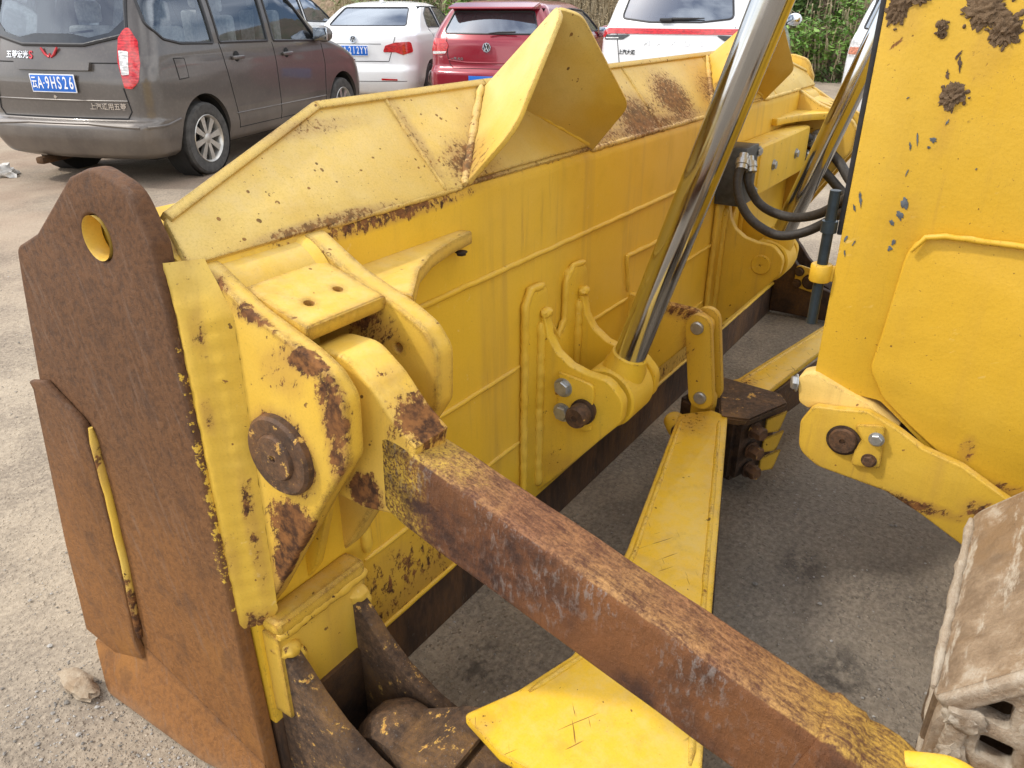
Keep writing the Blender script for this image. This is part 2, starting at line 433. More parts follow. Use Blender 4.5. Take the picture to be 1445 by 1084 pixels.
def ground_material():
    nb = NB('worn_gravelly_asphalt')
    big = nb.noise(.55, 5, .6); mid = nb.noise(3.2, 6, .65); fine = nb.noise(60, 6, .7); peb = nb.vor(55); peb2 = nb.vor(140)
    col = nb.mix(nb.ramp(mid, .35, .7), (0.179, 0.146, 0.113), (0.281, 0.227, 0.165))
    col = nb.mix(nb.math('MULTIPLY', nb.ramp(big, .48, .68), .7), col, (0.422, 0.351, 0.260))
    col = nb.mix(nb.math('MULTIPLY', nb.ramp(nb.noise(1.7, 4, vec=nb.obj((1, 1, 1), (0, 0, 1.1))), .56, .7), .55), col, (0.109, 0.088, 0.069))
    col = nb.mix(nb.ramp(fine, .35, .7), col, nb.mix(.5, col, (0.506, 0.420, 0.314)))
    st = nb.math('MULTIPLY', nb.ramp(peb, .10, .22, 1., 0.), nb.ramp(nb.noise(38, 2), .52, .62))
    col = nb.mix(nb.math('MULTIPLY', st, .7), col, (0.562, 0.471, 0.358))
    st2 = nb.math('MULTIPLY', nb.ramp(peb2, .12, .3, 1., 0.), nb.ramp(nb.noise(90, 2), .5, .62))
    col = nb.mix(nb.math('MULTIPLY', st2, .5), col, (0.094, 0.076, 0.060))
    # reddish earth tint further out
    s = nb.sep()
    col = nb.mix(nb.math('MULTIPLY', nb.math('MULTIPLY', nb.ramp(s['Y'], 3, 7), nb.ramp(nb.noise(.9, 4), .35, .65)), .5), col, (0.281, 0.184, 0.125))
    # pale dry dust on the open side of the lot, oil-dark spots by the machine
    col = nb.mix(nb.math('MULTIPLY', nb.math('MULTIPLY', nb.blob((.9, 3.4, 0), (1.6, 2.6, 2), .9), nb.ramp(mid, .3, .65)), .25), col, (0.562, 0.477, 0.368))
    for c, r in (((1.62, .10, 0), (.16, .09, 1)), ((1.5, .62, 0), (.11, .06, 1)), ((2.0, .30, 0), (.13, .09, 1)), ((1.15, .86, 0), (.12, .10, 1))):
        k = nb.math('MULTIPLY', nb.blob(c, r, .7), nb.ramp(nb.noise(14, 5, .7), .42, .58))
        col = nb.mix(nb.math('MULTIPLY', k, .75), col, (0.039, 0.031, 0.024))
    dm = nb.math('MULTIPLY', nb.ramp(nb.math('ADD', s['Y'], nb.math('MULTIPLY', mid, .5)), 1.35, 1.05), nb.ramp(nb.noise(2.2, 5, .6), .25, .6, .45, 1.))  # damp ground behind the blade, with shade also painted into the colour
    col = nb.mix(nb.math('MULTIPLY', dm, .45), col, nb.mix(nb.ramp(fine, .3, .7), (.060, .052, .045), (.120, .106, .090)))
    h = nb.math('ADD', nb.math('MULTIPLY', fine, .5), nb.math('MULTIPLY', nb.ramp(peb, 0, .35, 1., 0.), .6))
    h = nb.math('ADD', h, nb.math('MULTIPLY', nb.ramp(peb2, 0, .4, 1., 0.), .3))
    h = nb.math('ADD', h, nb.math('MULTIPLY', mid, 1.2))
    return nb.bsdf(col, .93, 0., nb.bump(h, .7, .012), Specular_IOR_Level=.25)

def axis_grid(lo, hi, fine_lo, fine_hi, fs, growth=1.35):
    xs = []; x = fine_lo
    while x <= fine_hi: xs.append(x); x += fs
    s = fs; x = xs[-1]
    while x < hi: s *= growth; x += s; xs.append(min(x, hi))
    s = fs; x = xs[0]; left = []
    while x > lo: s *= growth; x -= s; left.append(max(x, lo))
    return left[::-1] + xs

bm = bmesh.new()
gx = axis_grid(-400, 600, -2, 14, .16); gy = axis_grid(-400, 600, -2, 13, .16)
vv = [[bm.verts.new((x, y, ground_z(x, y) + (.012 * noise.noise(Vector((x * .9, y * .9, 0))) + .006 * noise.noise(Vector((x * 3, y * 3, 5))) if -2 < x < 14 and 1.9 < y < 13 else 0))) for x in gx] for y in gy]
for j in range(len(gy) - 1):
    for i in range(len(gx) - 1):
        bm.faces.new((vv[j][i], vv[j][i + 1], vv[j + 1][i + 1], vv[j + 1][i]))
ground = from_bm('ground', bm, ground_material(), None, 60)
ground['kind'] = 'structure'

# loose gravel: real stones, too many to count
m_stone = NB('gravel_stone')
_ = m_stone.bsdf(m_stone.mix(m_stone.ramp(m_stone.noise(6, 3), .4, .6), (.17, .155, .135), (.36, .34, .31)), .9, 0., m_stone.bump(m_stone.noise(90, 4), .4, .003))
bm = bmesh.new(); rg = random.Random(3)
ico = [Vector(v) for v in ((0, 0, 1), (.9, 0, .3), (.28, .85, .3), (-.72, .53, .3), (-.72, -.53, .3), (.28, -.85, .3), (0, 0, -.5))]
fc = ((0, 1, 2), (0, 2, 3), (0, 3, 4), (0, 4, 5), (0, 5, 1), (6, 2, 1), (6, 3, 2), (6, 4, 3), (6, 5, 4), (6, 1, 5))
for i in range(9000):
    if i < 900: x = rg.gauss(.48, .10); y = rg.uniform(1.0, 1.75)
    elif i < 5200: x = rg.uniform(-.4, 2.0); y = rg.uniform(1.2, 5.2)
    elif i < 7600: x = rg.uniform(.9, 5.2); y = rg.uniform(-.3, 1.02)
    else: x = rg.uniform(1, 9); y = rg.uniform(3, 10)
    if .6 < x < 4.3 and 1.02 < y < 1.75: continue
    r = .0016 + .0035 * rg.random() ** 3 + (.006 * rg.random() if rg.random() < .04 else 0)
    z = ground_z(x, y); a = rg.uniform(0, 6.28); k = rg.uniform(.6, 1.2); kz = rg.uniform(.45, .9)
    vs = [bm.verts.new((x + r * (p.x * math.cos(a) * k - p.y * math.sin(a)) * rg.uniform(.8, 1.2), y + r * (p.x * math.sin(a) * k + p.y * math.cos(a)) * rg.uniform(.8, 1.2), z + r * .3 + r * p.z * kz)) for p in ico]
    for f in fc: bm.faces.new([vs[q] for q in f])
gr = from_bm('gravel', bm, m_stone.m, None, 0)
tag(gr, 'loose pale gravel strewn over the worn asphalt of the lot', 'gravel', kind='stuff')

# ================================================================== BULLDOZER
XM = 4.92                                  # the blade is symmetrical about X = XM / 2
def mx(pts3): return [(XM - p[0], p[1], p[2]) for p in pts3]

dz = thing('bulldozer', 'yellow bulldozer with wide rust-worn blade, filling the foreground beside the parked cars', 'bulldozer', (2.46, 0.0, 0.0))

P_WALL = paint('paint_moldboard', (.69, 0.425, .03), (.68, 0.434, .06), chips=-.35, edge=.25, fade=(.4, .8), dust=.2, grime=.34, specks=0, grain=.16,
    blobs=(((1.0, 1.03, .25), (.5, .3, .22), .55), ((1.45, 1.03, .2), (.9, .2, .11), .5), ((2.9, 1.03, .2), (1.6, .2, .10), .5), ((1.1, 1.05, 1.13), (.5, .1, .03), .8), ((2.3, 1.05, 1.15), (2, .1, .018), .8)))
P_PANEL = paint('paint_spill_panel', (.64, 0.400, .062), (.65, .47, .14), chips=-.1, specks=1.1, stain=(.30, .17, .095), core=.8, edge=.55, cs=75, fade=(.3, .65), dust=.3, rough=.5, grime=.12, grain=.36,
    blobs=(((1.44, 1.07, 1.17), (.20, .13, .14), 1.05, 1.), ((1.62, 1.14, 1.25), (.10, .12, .12), .5, 1.), ((1.95, 1.1, 1.2), (.35, .2, .18), 1.0, 1.), ((2.30, 1.08, 1.18), (.34, .2, .16), .95, 1.), ((2.62, 1.1, 1.22), (.26, .2, .18), 1.1, 1.), ((3.0, 1.1, 1.2), (.3, .2, .18), .85, 1.), ((2.4, 1.06, 1.16), (.8, .1, .04), .9, 1.), ((.95, 1.06, 1.15), (.3, .1, .02), .8), ((1.30, 1.12, 1.24), (.045, .2, .2), .6, 1.), ((1.0, 1.17, 1.29), (.35, .05, .035), .55, 1.), ((1.55, 1.12, 1.24), (.16, .12, .12), .45, 1.)))
P_HORN = paint('paint_horn_guard', (.60, 0.372, .042), (.63, .46, .14), chips=.02, edge=.35, cs=80, fade=(.4, .7), dust=.25, grime=.1,
    blobs=(((1.42, 1.06, 1.18), (.16, .16, .13), .62, 1.), ((2.93, 1.06, 1.18), (.2, .16, .16), .8, 1.)))
P_BRKT = paint('paint_bracket', (.64, 0.396, .045), (.65, .46, .12), chips=.12, edge=1.45, cs=60, fade=(.35, .7), dust=.3, bevel=.024,
    blobs=(((.68, .775, .96), (.03, .055, .14), 1.15, 1.), ((.68, .775, .87), (.03, .045, .10), .8, 1.), ((.68, .82, 1.035), (.03, .10, .05), 1.15, 1.), ((.68, .92, 1.085), (.03, .11, .035), 1.0, 1.), ((.68, 1.0, 1.12), (.03, .06, .03), .8, 1.), ((.68, .88, 1.0), (.03, .10, .08), .55, 1.), ((.68, .90, .69), (.03, .11, .11), 1.35, .8), ((.68, .93, .59), (.03, .08, .12), 1.3, .8), ((.68, .905, .85), (.03, .115, .115), 1.0, .6), ((.69, .98, .55), (.03, .05, .16), .6, 1.), ((.92, .98, 1.0), (.05, .12, .12), .75, 1.), ((.90, .90, 1.0), (.05, .14, .07), .9, 1.), ((.67, .98, .5), (.06, .06, .1), .7, 1.)))
P_FIL = paint('paint_fillet', (.66, 0.415, .05), (.67, .48, .12), chips=.35, edge=0, cs=34, fade=(.4, .7), dust=.2,
    blobs=(((.66, 1.03, 1.05), (.05, .035, .09), .8, 1.), ((.65, 1.03, .9), (.05, .02, .08), .7, 1.), ((.66, 1.03, .42), (.06, .08, .12), .9, 1.), ((.645, 1.06, .8), (.05, .022, .5), .55, 1.), ((.66, 1.0, .65), (.05, .022, .30), .6, 1.), ((.65, 1.04, .60), (.05, .03, .12), .6, 1.), ((.61, 1.42, .26), (.05, .06, .28), 1.2, 1.), ((.61, 1.39, .7), (.05, .04, .12), .7, 1.)))
P_TUBE = paint('paint_tube', (.64, 0.405, .055), (.65, .46, .12), chips=.22, edge=0, cs=50, fade=(.4, .7),
    blobs=(((.86, .97, 1.02), (.12, .07, .08), 1.0, 1.), ((.75, .98, 1.0), (.1, .05, .05), .8, 1.)))
P_WELD = paint('paint_weld', (0.68, 0.420, 0.034), (0.70, 0.480, 0.082), chips=-.2, edge=0, fade=(.4, .8))
P_BRACE = paint('paint_brace', (0.74, 0.460, 0.024), (0.72, 0.520, 0.095), chips=-.05, edge=.75, cs=60, scratch=1.0, fade=(.45, .8), rough=.34, bevel=.014,
    blobs=(((2.1, .72, .3), (.16, .12, .1), .55, 1.), ((.80, .60, .3), (.06, .05, .1), .5, 1.), ((2.4, .68, .3), (.28, .12, .1), .8, 1.)))
P_CYL = paint('paint_cylinder_bracket', (0.69, 0.430, 0.027), (0.68, 0.450, 0.061), chips=-.35, edge=.2, fade=(.4, .8), grime=.35, blobs=(((1.65, .9, .3), (.1, .2, .1), .55, 1.), ((3.06, .85, .35), (.1, .2, .06), .5, 1.)))
P_CENT = paint('paint_link', (0.66, 0.410, 0.034), (0.60, 0.380, 0.061), chips=.22, edge=.6, cs=70, fade=(.4, .8), grime=.3, blobs=(((2.24, .85, .62), (.1, .2, .06), .9, 1.), ((2.24, .8, .5), (.1, .08, .12), .6, 1.)))
P_COV = paint('paint_hood', (.60, 0.357, .026), (.59, .38, .050), chips=-.45, edge=.18, specks=0, fade=(.45, .85), grime=.18, rough=.38, scratch=.15,
    blobs=(((1.75, -.12, .57), (.1, .22, .035), .8, 1.), ((1.75, -.02, .64), (.1, .03, .07), .6, 1.), ((1.74, .17, 1.29), (.05, .035, .12), .22, 1.), ((1.74, .20, 1.10), (.05, .05, .10), .22, 1.), ((1.74, .28, 1.48), (.05, .06, .10), .3, 1.), ((1.74, .13, 1.42), (.05, .06, .10), .25, 1.)))
P_LOW = paint('paint_lower_bracket', (.61, 0.376, .036), (.58, .39, .065), chips=.02, edge=.8, cs=50, fade=(.45, .85), grime=.3, bevel=.014,
    blobs=(((1.7, .05, .49), (.1, .2, .035), .8, 1.), ((1.7, -.08, .52), (.1, .08, .06), .8, 1.)))
nb = NB('rust_strut')
_st = nb.noise(130, 9, .82, vec=nb.obj((1, .26, 1), (R(-16), 0, 0)), dist=.3)
_a = nb.noise(24, 8, .72); _c = nb.noise(120, 6, .7, vec=nb.obj((1, 1, .38))); _b = nb.noise(5, 4)
_yl = nb.ramp(nb.math('ADD', nb.sep()['Y'], nb.math('MULTIPLY', _b, .2)), .30, .04)
_g = nb.noise(200, 4, .7)
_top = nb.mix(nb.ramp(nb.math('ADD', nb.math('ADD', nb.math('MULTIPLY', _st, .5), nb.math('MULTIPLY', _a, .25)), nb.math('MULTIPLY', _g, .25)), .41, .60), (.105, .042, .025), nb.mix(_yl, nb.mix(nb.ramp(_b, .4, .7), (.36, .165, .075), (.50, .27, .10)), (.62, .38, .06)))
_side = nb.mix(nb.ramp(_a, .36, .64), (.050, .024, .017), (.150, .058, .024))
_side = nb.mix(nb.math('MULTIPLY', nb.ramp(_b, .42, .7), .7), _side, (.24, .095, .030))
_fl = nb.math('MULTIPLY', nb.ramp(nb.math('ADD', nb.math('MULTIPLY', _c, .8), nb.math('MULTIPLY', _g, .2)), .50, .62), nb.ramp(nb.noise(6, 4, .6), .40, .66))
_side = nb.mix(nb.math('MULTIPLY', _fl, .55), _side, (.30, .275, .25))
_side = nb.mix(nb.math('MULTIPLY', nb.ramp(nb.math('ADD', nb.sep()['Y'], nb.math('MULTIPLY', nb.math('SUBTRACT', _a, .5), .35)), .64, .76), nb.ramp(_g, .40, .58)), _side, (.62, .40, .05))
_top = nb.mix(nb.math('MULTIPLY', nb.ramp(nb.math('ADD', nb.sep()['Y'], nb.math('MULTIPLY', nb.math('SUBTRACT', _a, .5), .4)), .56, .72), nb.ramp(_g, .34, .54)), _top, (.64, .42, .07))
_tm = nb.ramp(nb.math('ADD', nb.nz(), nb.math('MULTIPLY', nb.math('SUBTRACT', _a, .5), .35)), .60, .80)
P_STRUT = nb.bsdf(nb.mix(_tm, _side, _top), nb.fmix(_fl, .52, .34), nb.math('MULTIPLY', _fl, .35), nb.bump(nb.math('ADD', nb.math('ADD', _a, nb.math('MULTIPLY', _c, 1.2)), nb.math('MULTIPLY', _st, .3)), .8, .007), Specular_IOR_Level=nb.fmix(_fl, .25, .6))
nb = NB('rust_end_plate')
_z = nb.sep()['Z']; _n1 = nb.noise(3.2, 5, .6); _n2 = nb.noise(85, 8, .72); _n3 = nb.noise(60, 7, .72, vec=nb.obj((1, 1, .12), (R(14), 0, 0))); _n4 = nb.noise(13, 5, .6)
_h = nb.ramp(nb.math('ADD', _z, nb.math('MULTIPLY', nb.math('SUBTRACT', _n1, .5), .9)), 1.0, .15)
_c0 = nb.mix(nb.ramp(_n2, .22, .80), (.060, .031, .018), (.190, .092, .043))
_c1 = nb.mix(nb.ramp(_n2, .22, .80), (.150, .066, .025), (.32, .140, .042))
_c = nb.mix(_h, _c0, _c1)
_c = nb.mix(nb.math('MULTIPLY', nb.ramp(_n1, .50, .72), nb.math('MULTIPLY', _h, .75)), _c, (.36, .160, .040))
_c = nb.mix(nb.math('MULTIPLY', nb.ramp(_n3, .52, .72), .40), _c, (.22, .155, .115))
_c = nb.mix(nb.math('MULTIPLY', nb.ramp(_n4, .52, .70), .35), _c, (.050, .032, .025))
_e = nb.edge(.02)
_c = nb.mix(nb.math('MULTIPLY', nb.ramp(nb.math('ADD', nb.math('MULTIPLY', _e, 2.), nb.math('MULTIPLY', nb.math('SUBTRACT', _n2, .5), 2.)), .1, .5), .5), _c, (.040, .030, .026))
_ky = nb.math('MULTIPLY', nb.ramp(nb.math('ADD', nb.blob((.64, 1.045, .75), (.06, .035, .55), 1.), nb.math('MULTIPLY', nb.math('SUBTRACT', nb.noise(40, 8, .75), .5), 4.)), .75, .85), nb.blob((.64, 1.045, .75), (.06, .035, .55), .3))
_c = nb.mix(_ky, _c, (.66, .42, .06))
_md = nb.math('MULTIPLY', nb.ramp(nb.math('ADD', _z, nb.math('MULTIPLY', _n4, .12)), .12, .02), .5)
_c = nb.mix(_md, _c, (.24, .175, .12))
R_END = nb.bsdf(_c, nb.ramp(_n2, .3, .7, .55, .75), .0, nb.bump(nb.math('ADD', _n2, nb.math('MULTIPLY', nb.noise(25, 5), .8)), .5, .006), Specular_IOR_Level=.18)
R_DARK = rust('rust_dark', dark=(.030, .022, .018), mid=(.085, .048, .028), hot=(.17, .085, .03), greyamt=.3, scale=30, bump=.6, rough=.65, metal=.2)
R_EDGE = rust('rust_cutting_edge', dark=(.045, .030, .022), mid=(.115, .062, .034), hot=(.24, .12, .04), greyamt=.35, scale=34, stretch=(1, 1, .3), bump=.6)
R_CLEV = rust('rust_clevis', dark=(.055, .037, .027), mid=(.165, .098, .055), hot=(.28, .15, .05), grey=(.22, .215, .21), greyamt=.55, scale=60, yellow=.06, bump=.7)
R_PIN = rust('rust_pin', dark=(.055, .036, .026), mid=(.155, .085, .048), hot=(.26, .12, .045), greyamt=.35, scale=60, yellow=.12, bump=.4, rough=.5)
R_BIT = rust('rust_end_bit', dark=(.075, .048, .033), mid=(.165, .092, .052), hot=(.23, .125, .062), grey=(.32, .27, .21), greyamt=.55, scale=48, stretch=(1, .5, 1), bump=.5, rough=.75, dark_amt=.35)
M_STEEL = plain('zinc_bolt', (.40, .41, .41), .38, .75, .15, 60)
M_CHROME = NB('chrome_rod')
_s = M_CHROME.noise(4, 3, vec=M_CHROME.obj((1, 1, .05)))
M_CHROME = M_CHROME.bsdf(M_CHROME.mix(M_CHROME.ramp(_s, .4, .7), (.56, .57, .58), (.36, .365, .37)), M_CHROME.ramp(M_CHROME.noise(9, 5, .7), .4, .75, .10, .20), 1.0)
M_RUBBER = plain('black_rubber', (.018, .018, .02), .6, 0, .3, 40)
M_HOSE = plain('hose_rubber', (.030, .026, .022), .62, 0, .35, 90, .5)
M_BLOCK = plain('dark_block', (.055, .06, .062), .45, .4, .25, 40)
def mudmat(name, a=(.30, .215, .135), b=(.42, .345, .25), c=(.20, .135, .08)):
    nb = NB(name); n = nb.noise(14, 7, .7); n2 = nb.noise(5, 4)
    col = nb.mix(nb.ramp(n, .35, .65), a, b); col = nb.mix(nb.ramp(n2, .5, .68), col, c)
    return nb.bsdf(col, .95, 0., nb.bump(nb.math('ADD', n, nb.math('MULTIPLY', nb.noise(70, 6, .7), .5)), .9, .012))
M_MUD = mudmat('dried_mud'); M_MUDDK = mudmat('dark_mud', (.12, .075, .04), (.17, .11, .06), (.07, .045, .025))

# ---- moldboard
wall = plate('moldboard', rp([(1.03, .165), (1.03, 1.146, .045), (1.20, 1.20), (1.31, 1.15), (1.30, .9), (1.33, .6), (1.42, .3), (1.5, .165)]), ('X', .655), XM - 1.31, P_WALL, dz, bevel=.004)
for z, a, b, r in ((.92, .945, 4.0, .009), (.63, .945, 1.57, .008), (.63, 1.93, 2.22, .008), (.63, 2.42, 3.0, .008), (.395, .945, 1.57, .008), (.395, 1.94, 2.95, .008), (.172, .9, 4.25, .008)):
    weld([(a, 1.029, z), (b, 1.029, z)], r, P_WELD, wall, step=.03, jit=.07)
# lap of the top sheet
weld([(.95, 1.038, 1.143), (1.36, 1.038, 1.143)], .007, P_PANEL, wall, step=.02, jit=.25)
weld([(1.93, 1.037, 1.144), (2.9, 1.037, 1.144)], .009, P_PANEL, wall, jit=.3)
weld([(3.45, 1.037, 1.144), (4.0, 1.037, 1.144)], .009, P_PANEL, wall, jit=.3)
# square of welded-off lug
weld([(2.215, 1.027, .655), (2.185, 1.027, .78), (2.44, 1.027, .775)], .010, P_WELD, wall, step=.02)
plate('cutting_edge', [(.66, .0), (4.26, .0), (4.26, .166), (.66, .166)], ('Y', 1.034), .05, R_EDGE, dz, bevel=.004)
hull('front_cutting_edge', [(.66, 1.40, .17), (4.26, 1.40, .17), (.66, 1.66, .0), (4.26, 1.66, .0), (.66, 1.60, .0), (4.26, 1.60, .0), (.66, 1.36, .10), (4.26, 1.36, .10)], R_EDGE, dz)

# ---- spill guard panels on top, one plate each
PO = Vector((0, 1.045, 1.150)); PV = Vector((0, .155, .172))
def panel(outline):
    return plate('spill_panel', rp(outline), (PO, (1, 0, 0), PV), .014, P_PANEL, dz, bevel=.003)
L = .232
panel([(.66, -.01), (1.286, -.01), (1.286, L), (1.10, L, .05), (.67, .075, .02)])
panel([(1.290, -.01), (1.650, -.01), (1.650, L), (1.290, L)])
panel([(1.654, -.01), (2.398, -.01), (2.398, L), (1.654, L)])
panel([(2.402, -.01), (3.09, -.01), (3.09, L), (2.402, L)])
panel([(3.094, -.01), (3.62, -.01), (3.62, L), (3.094, L)])
panel([(3.624, -.01), (XM - .66, -.01), (XM - .67, .075, .02), (XM - 1.10, L, .05), (3.624, L)])
nrm = Vector((0, -.172, .155)).normalized()
def on_panel(x, v, h=.007): return PO + Vector((x, 0, 0)) + PV.normalized() * v + nrm * h
for x in (1.288, 2.40, 3.622):
    weld([on_panel(x, -.008), on_panel(x, L - .004)], .0065, P_PANEL, wall, jit=.45)
rim = [(.675, .07), (1.095, L - .006), (1.65, L - .002), (3.27, L - .002), (XM - 1.095, L - .006), (XM - .675, .07)]
for a, b in zip(rim, rim[1:]):
    pa, pb = on_panel(a[0], a[1], .004), on_panel(b[0], b[1], .004)
    d = (pb - pa); u = d.normalized(); v = nrm.cross(u)
    plate('rim_bar', [(0, -.006), (d.length, -.006), (d.length, .012), (0, .012)], (pa, u, v), .02, P_PANEL, dz, bevel=.003)

# ---- horn guards that shield the lift cylinders (two plates over a floor)
def horn(dx, s=1.0):
    c = 1.645
    f = lambda p: (c + dx + (p[0] - c) * s, p[1], p[2])
    B1, B2, F, T = (1.36, 1.03, 1.148), (1.93, 1.03, 1.148), (1.645, 1.19, 1.312), (1.645, .98, 1.497)
    Q, Qt = (1.905, .916, 1.268), (1.688, .942, 1.480)
    mir = lambda p: (3.29 - p[0], p[1], p[2])
    left = plate3('horn_plate', [f(B1), f(F), f(T), f(mir(Qt)), f(mir(Q))], .012, P_HORN, dz, rad=[0, 0, .02, .06, .09])
    right = plate3('horn_plate', [f(B2), f(F), f(T), f(Qt), f(Q)], .012, P_HORN, dz, rad=[0, 0, .02, .06, .05])
    o = on_panel(0, 0, .012)
    plate3('horn_floor', [f((1.372, 1.034, 1.156)), f((1.918, 1.034, 1.156)), f((1.645, 1.183, 1.321))], .008, P_HORN, dz)
    weld([Vector(f(B1)) + Vector((-.012, 0, .002)), Vector(f(F)) + Vector((-.012, .0, .012))], .012, P_PANEL, left, jit=.3)
    weld([Vector(f(B2)) + Vector((-.016, 0, .012)), Vector(f(F)) + Vector((0, -.012, .016))], .008, P_WELD, right, jit=.2)
horn(0); horn(1.50)

# ---- end plates with lifting eye, wear plate and end bit
ENDO = rp([(1.035, .03), (1.047, .457), (1.052, .935), (1.053, 1.185, .03), (1.090, 1.262, .06), (1.175, 1.285, .07), (1.245, 1.262, .05), (1.40, 1.149, .03), (1.488, 1.112, .03), (1.508, 1.04, .02), (1.559, .822), (1.637, .402), (1.675, .14, .05), (1.60, .03)])
PATCH = rp([(1.567, .83, .02), (1.505, .845, .02), (1.388, .785, .03), (1.392, .62), (1.405, .45), (1.432, .215), (1.42, .165), (1.55, .11), (1.672, .12), (1.636, .40), (1.558, .815)])
e1 = plate('end_plate', ENDO, ('X', .62), .034, R_END, dz, holes=[circ((1.203, 1.172), .037, 24)], bevel=.007, res=2)
e1['label'] = 'rust-brown near end plate with lifting eye'
ring = lathe('eye_bore', [(.0365, .006), (.0355, .008), (.0355, .036), (.0365, .038)], (.612, 1.203, 1.172), (1, 0, 0), P_TUBE, e1, 28)
plate('wear_plate', PATCH, ('X', .604), .0155, R_END, e1, bevel=.005)
weld([(.616, 1.386, .775), (.616, 1.389, .62), (.616, 1.400, .45), (.616, 1.426, .22)], .011, P_FIL, e1, step=.03, jit=.12)
hull('end_bit', [(.6215, 1.44, .20), (.6215, 1.035, .075), (.566, 1.56, .004), (.575, 1.20, .004), (.606, 1.035, .004), (.612, 1.665, .085), (.588, 1.60, .004), (.66, 1.66, .004), (.66, 1.035, .004), (.66, 1.6, .15)], R_END, e1, bevel=.005)
e2 = plate('end_plate', ENDO, ('X', XM - .654), .034, P_BRKT, dz, holes=[circ((1.203, 1.172), .037, 24)], bevel=.007, res=2)
lump('mud_clod', (.540, 1.635, .016), (.028, .070, .020), M_MUD, e1, 4, .35)

# ---- strut brackets at both ends
BO = rp([(1.16, 1.15, .02), (1.03, 1.14, .04), (.936, 1.087), (.82, 1.045), (.775, 1.022, .06), (.748, .985, .04), (.752, .885, .05), (.785, .835, .02), (.825, .775), (1.0, .496), (1.045, .44), (1.07, .44), (1.10, 1.08)])
def corner(m):
    X = (lambda a, b: a) if not m else (lambda a, b: XM - b)
    mirror = lambda x: XM - x if m else x
    p1 = plate('strut_bracket', BO, ('X', X(.68, .716)), .036, P_BRKT, dz, bevel=.006, res=2)
    p2 = plate('strut_bracket', BO, ('X', X(.893, .938)), .045, P_BRKT, dz, holes=[circ((.835, .975), .008, 10)], bevel=.006, res=2)
    ax = (-1, 0, 0) if not m else (1, 0, 0)
    lathe('pin_boss', [(.041, -.004), (.068, -.004), (.072, .0), (.071, .010), (.066, .015), (.0415, .015)], (mirror(.68), .905, .848), ax, R_PIN, p1, 36)
    lathe('pin', [(0, -.27), (.041, -.27), (.041, .016), (.038, .021), (.007, .022), (.006, .016), (0, .016)], (mirror(.68), .905, .848), ax, R_PIN, p1, 32)
    lathe('pin_collar', [(.046, 0), (.066, 0), (.066, .018), (.055, .026), (.0, .026)], (mirror(.938), .905, .848), tuple(-k for k in ax), R_PIN, p2, 28)
    # tube between the brackets
    a, b = X(.716, .893), X(.893, .716) + 0
    lathe('cross_tube', [(.0, 0), (.082, 0), (.082, .177), (0, .177)], (X(.716, .893), 1.055, 1.055), (1, 0, 0), P_TUBE, dz, 40)
    lathe('tube_weld', [(.082, -.020), (.086, -.012), (.088, .0), (.086, .002), (.082, .002)], (mirror(.890), 1.055, 1.055), (1, 0, 0) if not m else (-1, 0, 0), P_WELD, p2, 32)
    # tie plate with two holes
    o = Vector((X(.7165, .8925), .855, 1.052)); v = Vector((0, .125, .035)).normalized()
    tp = plate('tie_plate', rp([(0, 0, .004), (.176, 0.0, .004), (.176, .155, .01), (0, .145, .01)]), (o, (1, 0, 0), v), .028, P_BRKT, dz, holes=[circ((.055, .055), .0075, 12), circ((.125, .062), .0075, 12)], bevel=.005)
    # curved gusset on the moldboard side
    pts = [(.939, 1.04), (1.33, 1.04), (1.338, 1.004, .006), (1.25, .992), (1.15, .965), (1.06, .922), (.985, .868), (.939, .835)]
    if m: pts = [(XM - p[0],) + tuple(p[1:]) for p in pts][::-1]
    plate('gusset', rp(pts), ('Z', 1.025), .03, P_BRKT if not m else P_CYL, dz, bevel=.005)
    return p1, p2
p1, p2 = corner(False); q1, q2 = corner(True)
bolt((1.29, 1.0, 1.02), (0, 0, -1), .011, R_DARK, p2)
# heavy fillet between end plate and bracket
bm = bmesh.new(); rows = []
for i in range(71):
    t = i / 70; z = .43 + .725 * t; row = []
    wdt = (.075 - .02 * (1 - t)) * min(1, .35 + 6 * (1 - t)) * min(1, .5 + 8 * t)
    for k in range(13):
        s = k / 12; y = 1.066 - (.02 + wdt) * s
        bulge = math.sin(math.pi * min(1, s * 1.02)) ** .7 * .026 + .010 * math.exp(-((s - .30) / .16) ** 2) + .006 * math.exp(-((s - .78) / .10) ** 2)
        q = Vector((0, y * 14, z * 10)); bulge += .002 * noise.fractal(Vector((1, y * 40, z * 40)), 1, 2, 4) + .0018 * math.sin(z * 420 + 3 * s) * math.exp(-((s - .7) / .3) ** 2)
        base = .642 + .038 * min(1, s * 1.3)
        row.append(bm.verts.new((base - max(0, bulge) * .8, y, z)))
    rows.append(row)
for a, b in zip(rows, rows[1:]):
    for k in range(12): bm.faces.new((a[k], a[k + 1], b[k + 1], b[k]))
bmesh.ops.recalc_face_normals(bm, faces=bm.faces)
from_bm('weld_fillet', bm, P_FIL, e1, 70)
weld([(.95, 1.024, 1.0), (.95, 1.024, .42)], .016, P_WELD, p2, step=.02)
plate('rib', [(1.035, .78), (.93, .70), (1.0, .5), (1.035, .45)], ('X', .79), .02, P_CYL, dz, bevel=.003)

